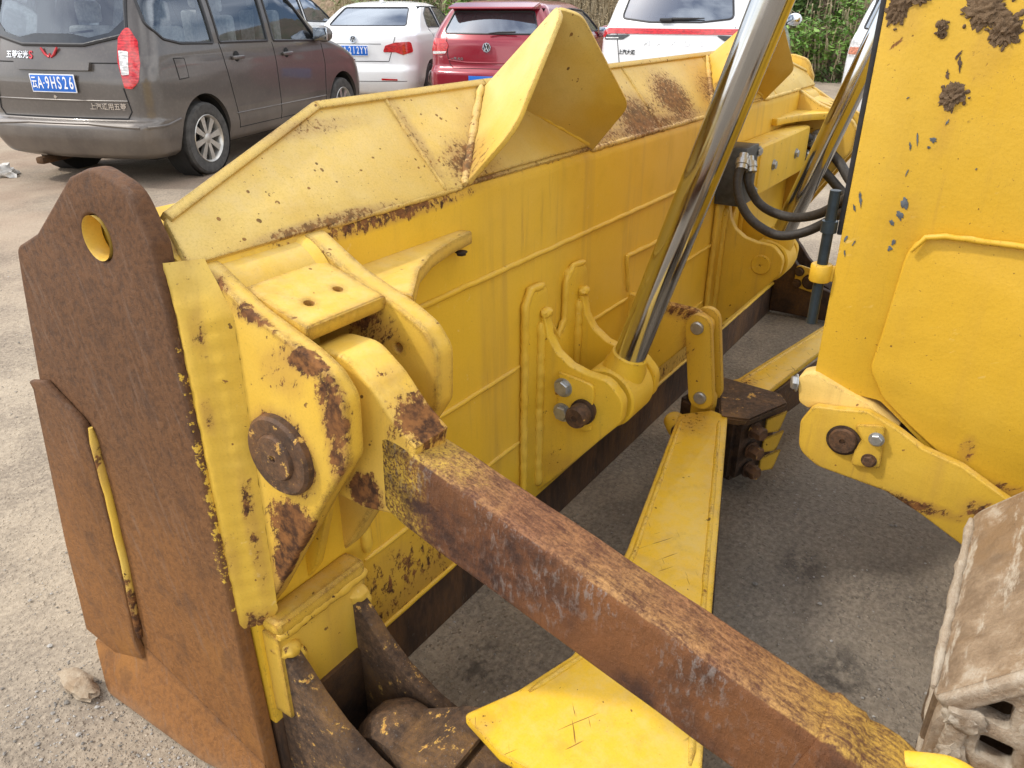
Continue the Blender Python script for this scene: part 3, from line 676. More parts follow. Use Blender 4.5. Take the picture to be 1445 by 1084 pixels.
# ---- lower corner: ledge, box and push-arm clevis
box('ledge', (.664, .975, .415), (.90, 1.035, .455), P_BRKT, dz, .018, 3)
weld([(.666, .985, .417), (.905, .985, .417)], .015, P_FIL, wall, jit=.2)
box('corner_box', (.664, .985, .20), (.90, 1.035, .414), P_BRKT, dz, .004)
box('corner_box', (XM - .90, .985, .20), (XM - .664, 1.035, .414), R_DARK, dz, .004)
CL = rp([(1.03, .372, .01), (.985, .366, .01), (.955, .335, .03), (.915, .285), (.86, .235), (.78, .19, .05), (.69, .165, .06), (.655, .10, .03), (.66, .02), (1.03, .02)])
def clevis(m):
    for a in (.672, .858):
        x = a if not m else XM - a - .036
        c = plate('clevis_plate', CL, ('X', x), .036, R_CLEV if not m else R_DARK, dz, bevel=.006)
        if not m:
            lump('weld_cap', (x + .018, 1.0, .372), (.026, .034, .020), P_FIL, c, a * 10, .25)
            weld([(x + .04, .982, .36), (x + .04, .982, .22)], .011, P_FIL, c)
    xm = .785 if not m else XM - .785
    lathe('ball_eye', [(.0, -.06), (.080, -.06), (.098, -.03), (.10, .0), (.098, .03), (.080, .06), (0, .06)], (xm, .80, .115), (1, 0, 0), R_CLEV if not m else R_DARK, dz, 36)
clevis(False); clevis(True)
box('clevis_back', (.709, .975, .02), (.857, 1.033, .235), R_DARK, dz, .003)
kp = plate('keeper_plate', rp([(.80, .16, .02), (.92, .18, .02), (.92, .30, .02), (.80, .28, .02)]), ('X', XM - .91), .015, P_CENT, dz)
for y, z, r in ((.90, .265, .02), (.905, .20, .02), (.84, .22, .032)): bolt((XM - .912, y, z), (-1, 0, 0), r, R_DARK, kp)

# ---- push arm running back from the clevis
box('push_arm', (.706, -1.6, .075), (.864, .70, .250), R_CLEV, dz, .02, 3)
hull('arm_socket', [(.73, .80, .06), (.84, .80, .06), (.73, .80, .19), (.84, .80, .19), (.70, .66, .06), (.87, .66, .06), (.70, .66, .262), (.87, .66, .262), (.70, .60, .262), (.87, .60, .262), (.70, .60, .06), (.87, .60, .06)], R_CLEV, dz, .012)

# ---- diagonal brace arms to the centre of the blade
def brace(outline, z, webs, inner, mat=P_BRACE):
    o = plate('brace_arm', rp(outline), ('Z', z), .022, mat, dz, bevel=.004)
    for a, b in webs:
        a, b = Vector((*a, z)), Vector((*b, z)); u = (b - a)
        plate('web', [(0, -.13), (u.length, -.13), (u.length, .0005), (0, .0005)], (a, u, (0, 0, 1)), .018, R_DARK, o, bevel=.002)
    for p in inner: weld([(*q, z + .020) for q in p], .009, mat, o, step=.03, jit=.08)
    return o
brace([(2.13, .778, .02), (2.22, .70), (2.205, .640, .02), (1.32, .358), (.93, .228), (.80, .185), (.772, .40), (.765, .54), (.797, .645, .01), (.90, .592), (1.04, .548, .05), (1.41, .608)], .285,
      [((2.12, .765), (1.41, .600)), ((1.41, .600), (1.05, .540)), ((2.19, .645), (.90, .226))],
      [[(2.10, .755), (1.41, .588), (1.06, .526), (.91, .572)], [(2.16, .652), (1.33, .382), (.93, .25)]])
brace([(2.36, .80), (2.50, .708), (3.30, .565), (3.32, .42), (2.89, .530), (2.42, .592), (2.30, .66)], .285,
      [((2.42, .60), (3.3, .435))], [[(2.5, .69), (3.2, .565)]])

# ---- centre link
cp = plate('centre_plate', rp([(1.034, .64), (.93, .632), (.80, .628, .03), (.735, .60, .03), (.74, .54, .03), (.80, .52, .04), (.92, .38, .05), (1.034, .2)]), ('X', 2.232), .036, P_CENT, dz, bevel=.005)
def stadium(a, b, r, n=10):
    a, b = Vector(a), Vector(b); d = (b - a).normalized(); q = Vector((-d.y, d.x)); out = []
    for k in range(n + 1): t = math.pi * k / n; out.append(tuple(a + q * r * math.cos(t) - d * r * math.sin(t)))
    for k in range(n + 1): t = math.pi * k / n; out.append(tuple(b - q * r * math.cos(t) + d * r * math.sin(t)))
    return out
for x in (2.196, 2.272):
    lk = plate('link_plate', stadium((.771, .589), (.735, .352), .043), ('X', x), .026, P_CENT, dz, bevel=.004)
    if x < 2.2:
        for c in ((.771, .589), (.735, .352)): lathe('link_pin', [(0, .012), (.017, .012), (.021, .008), (.021, -.12), (0, -.12)], (x, *c), (-1, 0, 0), M_STEEL, lk, 20)
plate('link_lug', rp([(.70, .22), (.775, .22), (.775, .36, .03), (.70, .36, .03)]), ('X', 2.226), .042, P_CENT, dz)
# ball cap with its bolts
bc = hull('ball_cap', [(2.20, .60, .06), (2.20, .60, .30), (2.42, .53, .06), (2.42, .53, .30), (2.46, .80, .06), (2.46, .80, .30), (2.28, .84, .06), (2.28, .84, .30)], R_DARK, dz, .02)
hull('ball_cap_top', [(2.18, .66, .312), (2.21, .57, .312), (2.40, .50, .312), (2.46, .54, .312), (2.48, .78, .312), (2.20, .66, .275), (2.22, .585, .275), (2.41, .515, .275), (2.46, .55, .275), (2.48, .78, .275)], R_CLEV, dz, .008)
for z in (.245, .170, .095):
    b = bolt((2.275, .567, z), (-.45, -.9, 0), .024, R_PIN, bc, h=.04)
    hull('lock_tab', [(2.33, .545, z - .03), (2.33, .545, z + .02), (2.40, .50, z + .035), (2.37, .51, z - .03), (2.335, .55, z - .03), (2.335, .55, z + .02), (2.405, .506, z + .035)], P_CENT, bc)
lathe('ball_cap_boss', [(0, -.06), (.035, -.06), (.035, .0), (.028, .01), (0, .01)], (2.16, .785, .235), (-.8, -.6, 0), P_CENT, dz, 16)
bolt((2.152, .779, .235), (-.8, -.6, 0), .022, R_PIN, bc, h=.035)

# ---- lift cylinder brackets
CHK = rp([(1.012, .760, .008), (.995, .752, .01), (.985, .70), (.958, .66), (.915, .632), (.865, .620), (.80, .618, .05), (.752, .572, .05), (.756, .505, .05), (.80, .452), (.92, .302), (1.012, .195)])
DBL = rp([(1.575, .178), (1.575, .838, .05), (1.675, .832, .03), (1.695, .70, .03), (1.745, .655, .03), (1.782, .68, .03), (1.785, .846, .04), (1.90, .838, .05), (1.905, .178)])
def lift(m):
    dx = XM - 2 * 1.76 if m else 0.
    dzz = .03 if m else 0.
    sh = lambda pts: [(p[0], p[1] + dzz) for p in pts]
    pad = plate('bracket_pad', [(p[0] + dx, p[1] + dzz) for p in DBL], ('Y', 1.010), .022, P_CYL, dz, bevel=.005)
    w = [(1.575 + dx, 1.018, .19 + dzz), (1.575 + dx, 1.018, .80 + dzz), (1.60 + dx, 1.018, .838 + dzz), (1.665 + dx, 1.018, .835 + dzz)]
    weld(w, .013, P_WELD, pad); weld([(1.695 + dx, 1.018, .72 + dzz), (1.745 + dx, 1.018, .656 + dzz), (1.782 + dx, 1.018, .70 + dzz), (1.786 + dx, 1.018, .81 + dzz), (1.82 + dx, 1.018, .846 + dzz), (1.89 + dx, 1.018, .84 + dzz)], .011, P_WELD, pad)
    ck = []
    for x in (1.640, 1.846):
        c = plate('cheek_plate', sh(CHK), ('X', x + dx), .034, P_CYL, dz, bevel=.005, res=2); ck.append(c)
        weld([(x - .004 + dx, 1.006, .74 + dzz), (x - .004 + dx, 1.006, .22 + dzz)], .016, P_WELD, c)
        lump('weld_cap', (x + .014 + dx, 1.0, .764 + dzz), (.022, .016, .014), P_WELD, c, x, .3)
    cy, cz = .832, .535 + dzz
    if not m:
        kp = plate('keeper_plate', rp([(.942, .612), (.88, .606, .02), (.838, .600, .015), (.832, .566), (.846, .50), (.836, .466), (.856, .452, .01), (.945, .478)]), ('X', 1.626), .0135, P_CYL, dz)
        bolt((1.626, .925, .572), (-1, 0, 0), .022, M_STEEL, kp, rot=.3); bolt((1.626, .925, .496), (-1, 0, 0), .022, M_STEEL, kp, rot=.7)
        lathe('pin', [(0, .05), (.008, .05), (.009, .056), (.027, .056), (.031, .048), (.030, -.04), (0, -.04)], (1.626, .858, .520), (-1, 0, 0), R_PIN, kp, 24)
        lathe('pin_dark_ring', [(.030, .0), (.036, .004), (.036, .014), (.030, .016)], (1.626, .858, .520), (-1, 0, 0), R_DARK, kp, 24)  # dark rust ring around the pin
    else:
        lathe('pin', [(0, .004), (.004, .004), (.005, .010), (.036, .010), (.040, .006), (.040, -.02), (0, -.02)], (1.640 + dx, .835, .535 + dzz), (-1, 0, 0), P_CYL, ck[0], 28)
    # cylinder: eye, neck and chrome rod
    o = Vector((1.76 + dx, cy, cz)); d = Vector((0, -.30, 1)).normalized()
    cyl = lathe('lift_rod', [(0, .10), (.0435, .10), (.0435, 1.68), (0, 1.68)], o, d, M_CHROME, dz, 40)
    lathe('rod_eye', [(.03, -.066), (.080, -.066), (.086, -.06), (.086, .06), (.080, .066), (.03, .066)], o, (1, 0, 0), P_CYL, cyl, 36)
    lathe('rod_eye_seal', [(.03, -.08), (.066, -.08), (.066, .08), (.03, .08)], o, (1, 0, 0), R_DARK, cyl, 32)
    lathe('rod_neck', [(.060, .0), (.060, .085), (.052, .105), (.050, .122), (.0437, .126)], o, d, P_CYL, cyl, 32)
    for k in (.075, .0875): lathe('thrust_ring', [(.05, k), (.072, k), (.074, k + .004), (.072, k + .009), (.05, k + .009)], o, (1, 0, 0), P_CYL, cyl, 32)
lift(False); lift(True)

# ---- hydraulic block on the moldboard and its hoses
blk = box('valve_block', (2.955, .925, .80), (3.10, 1.03, 1.02), M_BLOCK, dz, .005)
vc = box('valve_cover', (3.135, .925, .80), (3.86, 1.032, 1.005), P_CYL, dz, .02, 3)
box('cover_flange', (3.102, .930, .805), (3.134, 1.03, 1.02), P_CYL, dz, .003)
for z in (.835, .99): bolt((3.105, .927, z), (-.3, -1, 0), .016, M_STEEL, blk)
for x in (3.33, 3.66): bolt((x, .925, .905), (0, -1, 0), .018, M_STEEL, vc)
for x, z in ((3.62, .965), (3.7, .88)):
    pass
def fitting(o, d, parent, r=.022, l=.06):
    lathe('hose_fitting', [(0, 0), (r * .8, 0), (r * .8, l * .35), (r * 1.15, l * .36), (r * 1.15, l * .7), (r, l * .72), (r, l), (0, l)], o, d, M_STEEL, parent, 16)
h1 = [(2.93, .93, .966), (2.904, .93, .91), (2.876, .90, .839), (2.859, .84, .779), (2.825, .74, .750), (2.835, .66, .764), (2.82, .58, .815), (2.68, .47, .92), (2.55, .30, 1.05)]
h2 = [(2.975, .92, .948), (2.953, .90, .89), (2.965, .86, .827), (2.945, .79, .800), (2.915, .70, .80), (2.84, .60, .845), (2.68, .49, .945), (2.55, .32, 1.09)]
for h in (h1, h2): tube('hydraulic_hose', spline(h, 10), .017, M_HOSE, dz, 14)
fitting((2.955, .935, 1.0), (-.45, -.1, -.75), blk); fitting((2.99, .925, .985), (-.3, -.3, -.75), blk)
h3 = [(3.86, .95, .955), (3.95, .88, .90), (3.96, .80, .84), (3.84, .70, .77), (3.6, .55, .74), (3.3, .40, .85)]
h4 = [(3.86, .95, .885), (3.94, .90, .83), (3.92, .82, .77), (3.80, .70, .71), (3.5, .53, .69), (3.2, .38, .78)]
for h in (h3, h4): tube('hydraulic_hose', spline(h, 8), .022, M_HOSE, dz, 12)
fitting((3.862, .95, .955), (.7, -.55, -.45), vc, .026, .12); fitting((3.862, .95, .885), (.7, -.5, -.5), vc, .026, .12)
lathe('pin', [(0, .02), (.042, .02), (.046, .014), (.046, -.05), (0, -.05)], (XM - .94, .905, .93), (-1, 0, 0), M_STEEL, dz, 20)

# ---- tilt strut (rusted brace from the top corner back to the push arm)
st = Matrix.Rotation(R(16.05), 4, 'X')
ridge0 = Vector((.790, .72, .907)); back = Vector((0, -1, -.288)).normalized(); upv = Vector((0, -.277, .961))
SEC = rp([(-.052, -.150, .014), (-.056, .0, .016), (.048, -.022, .014), (.050, -.165, .014)], 5)
bm = bmesh.new(); rings = []
N = 60
for i in range(N + 1):
    s = -.02 + .74 * i / N
    k = 1.0 if s > .06 else .86 + .14 * max(0, (s + .02) / .08)
    rings.append([bm.verts.new(ridge0 + back * s + Vector((1, 0, 0)) * (x * k) + upv * (y + (1 - k) * .03) + Vector((0, 0, 1)) * .0025 * noise.noise(Vector((x * 30, y * 30, s * 14)))) for x, y in SEC])
n = len(SEC)
for a, b in zip(rings, rings[1:]):
    for k in range(n): bm.faces.new((a[k], a[(k + 1) % n], b[(k + 1) % n], b[k]))
bm.faces.new(rings[0]); bm.faces.new(rings[-1][::-1])
bmesh.ops.recalc_face_normals(bm, faces=bm.faces)
strut = from_bm('tilt_strut', bm, P_STRUT, dz, 40)
strut['label'] = 'rust-brown tilt strut slanting down from the blade corner'
HEADO = rp([(.985, .86, .10), (.965, .965, .10), (.88, 1.020, .08), (.805, 1.022, .06), (.755, .985, .05), (.71, .935), (.672, .905), (.70, .765, .01), (.80, .745, .04), (.93, .755, .09)], 8)
P_HEAD = paint('paint_strut_head', (.72, .46, .065), (.74, .54, .18), chips=.12, edge=1.1, cs=50, fade=(.35, .7), bevel=.016,
    blobs=(((.79, .70, .92), (.1, .10, .11), 1.2, 1.), ((.74, .79, .78), (.03, .07, .07), 1.1, .8), ((.79, .76, .98), (.08, .03, .05), .35, 1.)))
plate('strut_head', HEADO, ('X', .742), .082, P_HEAD, strut, bevel=.008, res=2)
lathe('head_bushing', [(.05, -.064), (.062, -.064), (.062, .064), (.05, .064)], (.797, .905, .848), (1, 0, 0), R_DARK, strut, 28)
# collar and fork at the low end
ce = ridge0 + back * .715
bm = bmesh.new(); rings = []
for s, k in ((-.02, 1.02), (-.01, 1.10), (.008, 1.13), (.026, 1.10), (.034, 1.02), (.05, 1.06), (.07, 1.08), (.10, 1.0)):
    rings.append([bm.verts.new(ce + back * s + Vector((1, 0, 0)) * (x * k) + upv * ((y + .075) * k - .075) + Vector((1, 0, 1)) * .006 * noise.noise(Vector((x * 40, y * 40, s * 60)))) for x, y in SEC])
for a, b in zip(rings, rings[1:]):
    for k in range(n): bm.faces.new((a[k], a[(k + 1) % n], b[(k + 1) % n], b[k]))
bm.faces.new(rings[0]); bm.faces.new(rings[-1][::-1]); bmesh.ops.recalc_face_normals(bm, faces=bm.faces)
from_bm('strut_collar', bm, P_STRUT, strut, 60)
u = back; pl = [(0, -.15), (0, -.02, .03), (.05, .028, .05), (.16, .02), (.45, -.01), (.45, -.15)]
for x in (.735, .80): plate('strut_fork', rp(pl), (ce + back * .07 + Vector((x - .79, 0, 0)) + Vector((0, 0, .0)), back, upv), .03, P_BRACE if x > .75 else P_BRKT, strut, bevel=.006)

# ---- hood side (radiator guard) with lower panel
hood = box('radiator_guard', (1.755, -1.5, .72), (3.15, .312, 2.25), P_COV, dz, .03, 3)
hp = plate('hood_side', rp([(.318, .70, .02), (.318, 2.25), (-1.5, 2.25), (-1.5, .35), (-.30, .46), (-.11, .555), (-.02, .60), (.055, .612, .04), (.11, .655, .05), (.17, .700, .03)]), ('X', 1.74), .015, P_COV, dz, bevel=.003)
plate('access_panel', rp([(.182, 1.09, .07), (.196, .86, .02), (.204, .775, .05), (.165, .712, .05), (.10, .662, .06), (.03, .615, .05), (-.02, .598), (-.12, .552), (-.30, .465), (-1.4, .40), (-1.4, 1.09), (-.0, 1.09)]), ('X', 1.729), .0115, P_COV, dz, bevel=.006, res=2)
weld([(1.731, .176, 1.05), (1.731, .155, 1.082), (1.731, .12, 1.09), (1.731, -.5, 1.09)], .0075, P_COV, hp, step=.02, jit=.08)
box('rubber_seal', (1.748, .3185, 1.055), (1.762, .330, 2.25), M_RUBBER, dz, .004)
cg = plate('corner_guard', rp([(.352, .72, .02), (.338, .655, .015), (.315, .645, .02), (.27, .665, .02), (.20, .650, .03), (.12, .628), (.12, .650), (.18, .690, .03), (.235, .708, .02), (.315, .738, .02)]), ('X', 1.722), .06, paint('paint_corner_guard', (.72, .48, .12), (.70, .52, .2), chips=-.1, edge=.4), dz, bevel=.006)
bolt((1.735, .352, .698), (-.4, .9, 0), .017, M_STEEL, cg)
lb = plate('lower_bracket', rp([(.300, .668, .03), (.322, .62, .03), (.315, .545, .05), (.265, .515, .05), (.111, .502), (.03, .47), (-.06, .425), (-.35, .24), (-.35, .46), (-.1, .575), (-.02, .615), (.06, .632), (.12, .664), (.185, .688, .03), (.24, .676)]), ('X', 1.697), .025, P_LOW, dz, bevel=.005, res=2)
plate('lower_bracket_core', rp([(.285, .655, .03), (.300, .62, .03), (.295, .555, .05), (.255, .528, .05), (.10, .515), (.03, .485), (-.35, .26), (-.35, .42), (-.02, .58), (.12, .640), (.20, .668)]), ('X', 1.7225), .18, R_DARK, dz, bevel=.003)
lathe('pin', [(0, .006), (.006, .006), (.007, .014), (.028, .014), (.031, .008), (.031, -.03), (0, -.03)], (1.697, .221, .604), (-1, 0, 0), R_PIN, lb, 28)
lathe('pin_ring', [(.031, .0), (.037, .003), (.037, .006), (.031, .007)], (1.697, .221, .604), (-1, 0, 0), R_DARK, lb, 28)
kk = plate('keeper_plate', rp([(.205, .652, .01), (.142, .668, .01), (.132, .560, .012), (.195, .548, .012), (.192, .59), (.183, .62)]), ('X', 1.686), .0105, P_LOW, dz, bevel=.003)
bolt((1.686, .153, .632), (-1, 0, 0), .0135, M_STEEL, kk); bolt((1.686, .158, .575), (-1, 0, 0), .0135, R_PIN, kk)
# hinge on the front edge
lathe('hinge', [(.010, 0), (.021, .0), (.023, .003), (.023, .036), (.021, .039), (.010, .039)], (1.742, .346, .950), (0, 0, 1), P_COV, dz, 24)
box('hinge_leaf', (1.742, .318, .952), (1.756, .340, .987), P_COV, dz, .002)
lathe('hinge_rod', [(0, -.10), (.0115, -.10), (.0115, .11), (.017, .11), (.017, .135), (.0115, .136), (.0115, .20), (0, .20)], (1.742, .346, .950), (0, 0, 1), plain('blue_steel', (.035, .050, .062), .35, .6, .2, 30), dz, 18)
# mud spattered on the hood side
for i, (y, z, a, b) in enumerate(((.150, 1.492, .032, .026), (.112, 1.463, .022, .026), (.169, 1.348, .019, .022), (.294, 1.50, .018, .03), (.213, 1.462, .007, .014), (.262, 1.515, .02, .012))):
    lump('mud_splat', (1.741, y, z), (.008, a, b), M_MUDDK, hp, i + 11, .55, 5, 3.4)
    for q in range(9):
        an = rng.uniform(0, 6.28); rr = rng.uniform(.95, 1.5); lump('mud_splat', (1.7395, y + a * rr * math.cos(an), z + b * rr * math.sin(an)), (.0025, rng.uniform(.0015, .005), rng.uniform(.0015, .006)), M_MUDDK, hp, q + i, .4, 2, 2)
# chipped paint: thin irregular flakes of bare dark primer
M_PRIMER = plain('bare_primer', (.075, .085, .095), .6, 0, .4, 60)
M_PRIMB = plain('bare_brown', (.085, .05, .03), .8, 0, .5, 60)
rc = random.Random(21)
def chip(y, z, a, b, ang, mat):
    pts = []
    k = 24
    for i in range(k):
        t = 2 * math.pi * i / k; rr = .72 + .55 * noise.noise(Vector((math.cos(t) * 1.6 + y * 90, math.sin(t) * 1.6, z * 70))) + rc.uniform(-.12, .12)
        px, pz = a * rr * math.cos(t), b * rr * math.sin(t)
        pts.append((y + px * math.cos(ang) - pz * math.sin(ang), z + px * math.sin(ang) + pz * math.cos(ang)))
    plate('paint_chip', pts, ('X', 1.7385), .0016, mat, hp, bevel=.0005)
for y, z, a, b, g in ((.170, 1.403, .004, .016, -.2), (.186, 1.384, .004, .012, -.3), (.176, 1.418, .003, .012, .5), (.213, 1.267, .003, .016, -.2), (.222, 1.25, .003, .009, -.3), (.184, 1.266, .009, .007, .3), (.190, 1.252, .004, .004, 0), (.294, 1.139, .004, .019, -.25), (.302, 1.118, .003, .010, -.4), (.209, 1.140, .008, .014, -.3), (.214, 1.116, .008, .016, -.6), (.225, 1.098, .005, .009, -.5),
                      (.214, 1.060, .005, .008, .2), (.218, 1.044, .006, .008, .1), (.308, 1.052, .003, .012, .2), (.304, 1.02, .002, .010, -.3), (.290, 1.045, .002, .008, .4), (.168, 1.30, .002, .007, .3), (.218, 1.20, .0015, .008, .2), (.245, 1.34, .0015, .004, .8), (.10, 1.22, .0015, .003, .6)):
    chip(y, z, a, b, g, M_PRIMER if z < 1.35 else M_PRIMB)
def chip2(y, z, a, b, g, mat):
    pass
for y, z, a, b, g in ((.142, 1.012, .004, .011, -.2), (.146, .962, .008, .011, -.2), (.152, .945, .004, .008, -.3), (.10, .96, .002, .003, .3)):
    k = len(hp.children); chip(y, z, a, b, g, M_PRIMER); hp.children[-1].location.x = -.0115

# ---- track: shoe plates over the front idler, caked in dried mud
nb = NB('mud_caked_steel'); _n = nb.noise(16, 8, .7); _n2 = nb.noise(4.5, 5, .6); _f = nb.noise(120, 6, .7); _s = nb.noise(22, 6, .7, vec=nb.obj((.22, 1, 1)))
_c = nb.mix(nb.ramp(_n, .36, .64), (.20, .135, .080), (.34, .245, .155))
_c = nb.mix(nb.ramp(_n2, .48, .62), _c, (.26, .165, .085))
_c = nb.mix(nb.math('MULTIPLY', nb.ramp(_s, .56, .66), .8), _c, (.50, .44, .35))
_e = nb.edge(.03)
_c = nb.mix(nb.math('MULTIPLY', nb.ramp(nb.math('ADD', nb.math('MULTIPLY', _e, 3.), nb.math('MULTIPLY', nb.math('SUBTRACT', _n, .5), 2.)), .1, .45), .8), _c, (.52, .46, .37))
_c = nb.mix(nb.math('MULTIPLY', nb.ramp(_f, .60, .72), .5), _c, (.12, .08, .05))
M_SHOE = nb.bsdf(_c, .93, 0., nb.bump(nb.math('ADD', nb.math('MULTIPLY', _n, 1.3), nb.math('MULTIPLY', _f, .5)), .8, .010))
def shoe(y, z, ang, seed, x0=.955, x1=1.49, ln=.22):
    """one track shoe: a flat plate along X with a thin uneven coat of mud; ang = slope going back (-Y)"""
    d = Vector((0, -math.cos(ang), math.sin(ang))); nn = Vector((0, math.sin(ang), math.cos(ang)))
    o = Vector((0, y, z))
    sh_ = plate('track_shoe', rp([(x0, 0.0, .035), (x1, 0.0, .03), (x1, ln, .02), (x0, ln, .02)]), (o - nn * .014, (1, 0, 0), d), .028, M_SHOE, dz, bevel=.006, res=2)
    bm = bmesh.new(); nu, nv = 60, 26; g = []
    for i in range(nu + 1):
        row = []
        for j in range(nv + 1):
            uu, w = i / nu, j / nv
            p = o + Vector((x0 + .012 + (x1 - x0 - .024) * uu, 0, 0)) + d * (.010 + (ln - .02) * w)
            e = min(1, min(uu, 1 - uu) * 14, min(w, 1 - w) * 9)
            h = .007 * max(0, noise.fractal(Vector((p.x * 7, p.y * 11, p.z * 11 + seed * 5)), 1, 2, 3) + .22) + .0035 * noise.noise(p * 45 + Vector((seed, 0, 0))) + .0015 * noise.noise(p * 130)
            row.append(bm.verts.new(p + nn * (max(h, -.001) * e + .0005)))
        g.append(row)
    for i in range(nu):
        for j in range(nv): bm.faces.new((g[i][j], g[i + 1][j], g[i + 1][j + 1], g[i][j + 1]))
    bmesh.ops.recalc_face_normals(bm, faces=bm.faces)
    from_bm('mud_crust', bm, M_SHOE, sh_, 70)
    weld([o + Vector((x0 + .03, 0, 0)) + nn * .002 + d * .004, o + Vector((x1 - .03, 0, 0)) + nn * .002 + d * .004], .009, M_SHOE, sh_, step=.02, name='mud_rim', jit=.5)
shoe(-.055, .632, R(50), 1); shoe(-.200, .815, R(20), 2, ln=.20)
shoe(-.075, .41, R(88), 4)
for x, k in ((.962, 0.), (1.10, .01), (1.25, .0)):
    lk = plate('chain_link', rp([(-.066, .30, .03), (-.066, .600, .03), (-.10, .665, .02), (-.175, .755, .03), (-.34, .80), (-.9, .80), (-.9, .30)]), ('X', x), .034, M_SHOE if x < 1 else M_MUDDK, dz,
               holes=[rp([(-.150, .632, .008), (-.112, .640, .008), (-.108, .672, .008), (-.146, .675, .008)][::-1]), rp([(-.168, .565, .008), (-.126, .572, .008), (-.124, .606, .008), (-.164, .604, .008)][::-1]), rp([(-.30, .60, .02), (-.22, .60, .02), (-.22, .68, .02), (-.30, .68, .02)][::-1])] if x < 1 else [], bevel=.009)
    if x < 1:
        for c, sz, sd in (((x, -.100, .625), (.014, .024, .022), 3), ((x, -.098, .555), (.014, .020, .026), 5), ((x, -.19, .66), (.012, .03, .03), 7)): lump('mud_clod', c, sz, M_SHOE, lk, sd, .4)
        bolt((x, -.20, .60), (-1, 0, 0), .018, M_SHOE, lk)
lathe('idler', [(0, -.05), (.30, -.05), (.32, -.03), (.32, .03), (.30, .05), (0, .05)], (1.185, -.40, .42), (1, 0, 0), M_MUDDK, dz, 40)
# ================================================================== PARKED CARS
def car_paint(name, col, rough=.28, dirt=.35, metal=0., coat=.6, dirtcol=(.30, .25, .20), zlim=.75):
    nb = NB(name)
    n = nb.noise(3, 5, .6); f = nb.noise(40, 5, .7)
    d = nb.math('MULTIPLY', nb.ramp(nb.sep()['Z'], zlim, .2), nb.ramp(n, .25, .7))
    d = nb.math('ADD', nb.math('MULTIPLY', d, dirt), nb.math('MULTIPLY', nb.ramp(f, .45, .8), dirt * .35))
    c = nb.mix(d, col, dirtcol)
    return nb.bsdf(c, nb.math('ADD', rough, nb.math('MULTIPLY', d, .5)), metal, None, Coat_Weight=nb.math('MULTIPLY', nb.math('SUBTRACT', 1., d), coat), Coat_Roughness=.06)

def glass(name, tint=(.35, .40, .42), alpha=.45, rough=.03, refl=.08):
    nb = NB(name)
    g = nb.n('ShaderNodeBsdfGlossy'); nb.put(g.inputs['Color'], (.80, .88, 1.)); g.inputs['Roughness'].default_value = rough
    t = nb.n('ShaderNodeBsdfTransparent'); nb.put(t.inputs['Color'], tint)
    dsh = nb.n('ShaderNodeBsdfDiffuse'); nb.put(dsh.inputs['Color'], (.10, .11, .12))
    m0 = nb.n('ShaderNodeMixShader'); m0.inputs[0].default_value = 1 - alpha
    nb.t.links.new(dsh.outputs[0], m0.inputs[1]); nb.t.links.new(t.outputs[0], m0.inputs[2])
    fr = nb.n('ShaderNodeFresnel'); fr.inputs['IOR'].default_value = 1.5
    k = nb.math('ADD', nb.math('MULTIPLY', fr.outputs[0], .9), refl)
    m = nb.n('ShaderNodeMixShader'); nb.put(m.inputs[0], k)
    nb.t.links.new(m0.outputs[0], m.inputs[1]); nb.t.links.new(g.outputs[0], m.inputs[2])
    nb.t.links.new(m.outputs[0], nb.out.inputs['Surface'])
    return nb.m

G_CLEAR = glass('car_glass_clear', (.70, .75, .76), .12); G_DARK = glass('car_glass_tinted', (.16, .19, .22), .35, .03, .22)
M_BLACK = plain('black_plastic', (.02, .02, .022), .45, 0, .2, 30)
M_LINER = plain('wheel_arch_liner', (.012, .011, .010), .9, 0, .2, 30)
M_TYRE = plain('tyre', (.055, .052, .048), .85, 0, .35, 18, .4)
M_RIM = plain('alloy_rim', (.52, .50, .46), .35, .7, .15, 12)
M_TRIM = plain('chrome_trim', (.75, .75, .75), .15, 1., .05, 10, 0)
M_SEAT = plain('seat_cover', (.42, .42, .41), .9, 0, .2, 30)
M_INT = plain('car_interior', (.07, .068, .065), .9)
M_PLATE = plain('plate_blue', (.015, .14, .56), .4, 0, .05, 30, 0); M_WHITE = plain('plate_white', (.85, .86, .88), .4, 0, .03, 10, 0)
M_MIRG = plain('mirror_glass', (.6, .62, .64), .06, 1., .05, 4, 0)
def lens(name, col, rough=.12):
    nb = NB(name); v = nb.noise(26, 3, vec=nb.obj((1, 1, 3))); st = nb.math('SINE', nb.math('MULTIPLY', nb.sep()['Z'], 300.))
    c = nb.mix(nb.ramp(v, .4, .6), col, tuple(k * .55 for k in col))
    c = nb.mix(nb.math('MULTIPLY', nb.ramp(st, .6, 1.), .25), c, tuple(min(1, k * 1.3 + .05) for k in col))
    return nb.bsdf(c, rough, 0., None, Coat_Weight=.8, Coat_Roughness=.04)
M_RED = lens('red_lens', (.62, .018, .02)); M_CLR = lens('clear_lens', (.75, .74, .72)); M_ORG = lens('amber_lens', (.62, .22, .12))
M_GAP = plain('panel_gap', (.012, .012, .012), .9, 0, .1, 5, 0)

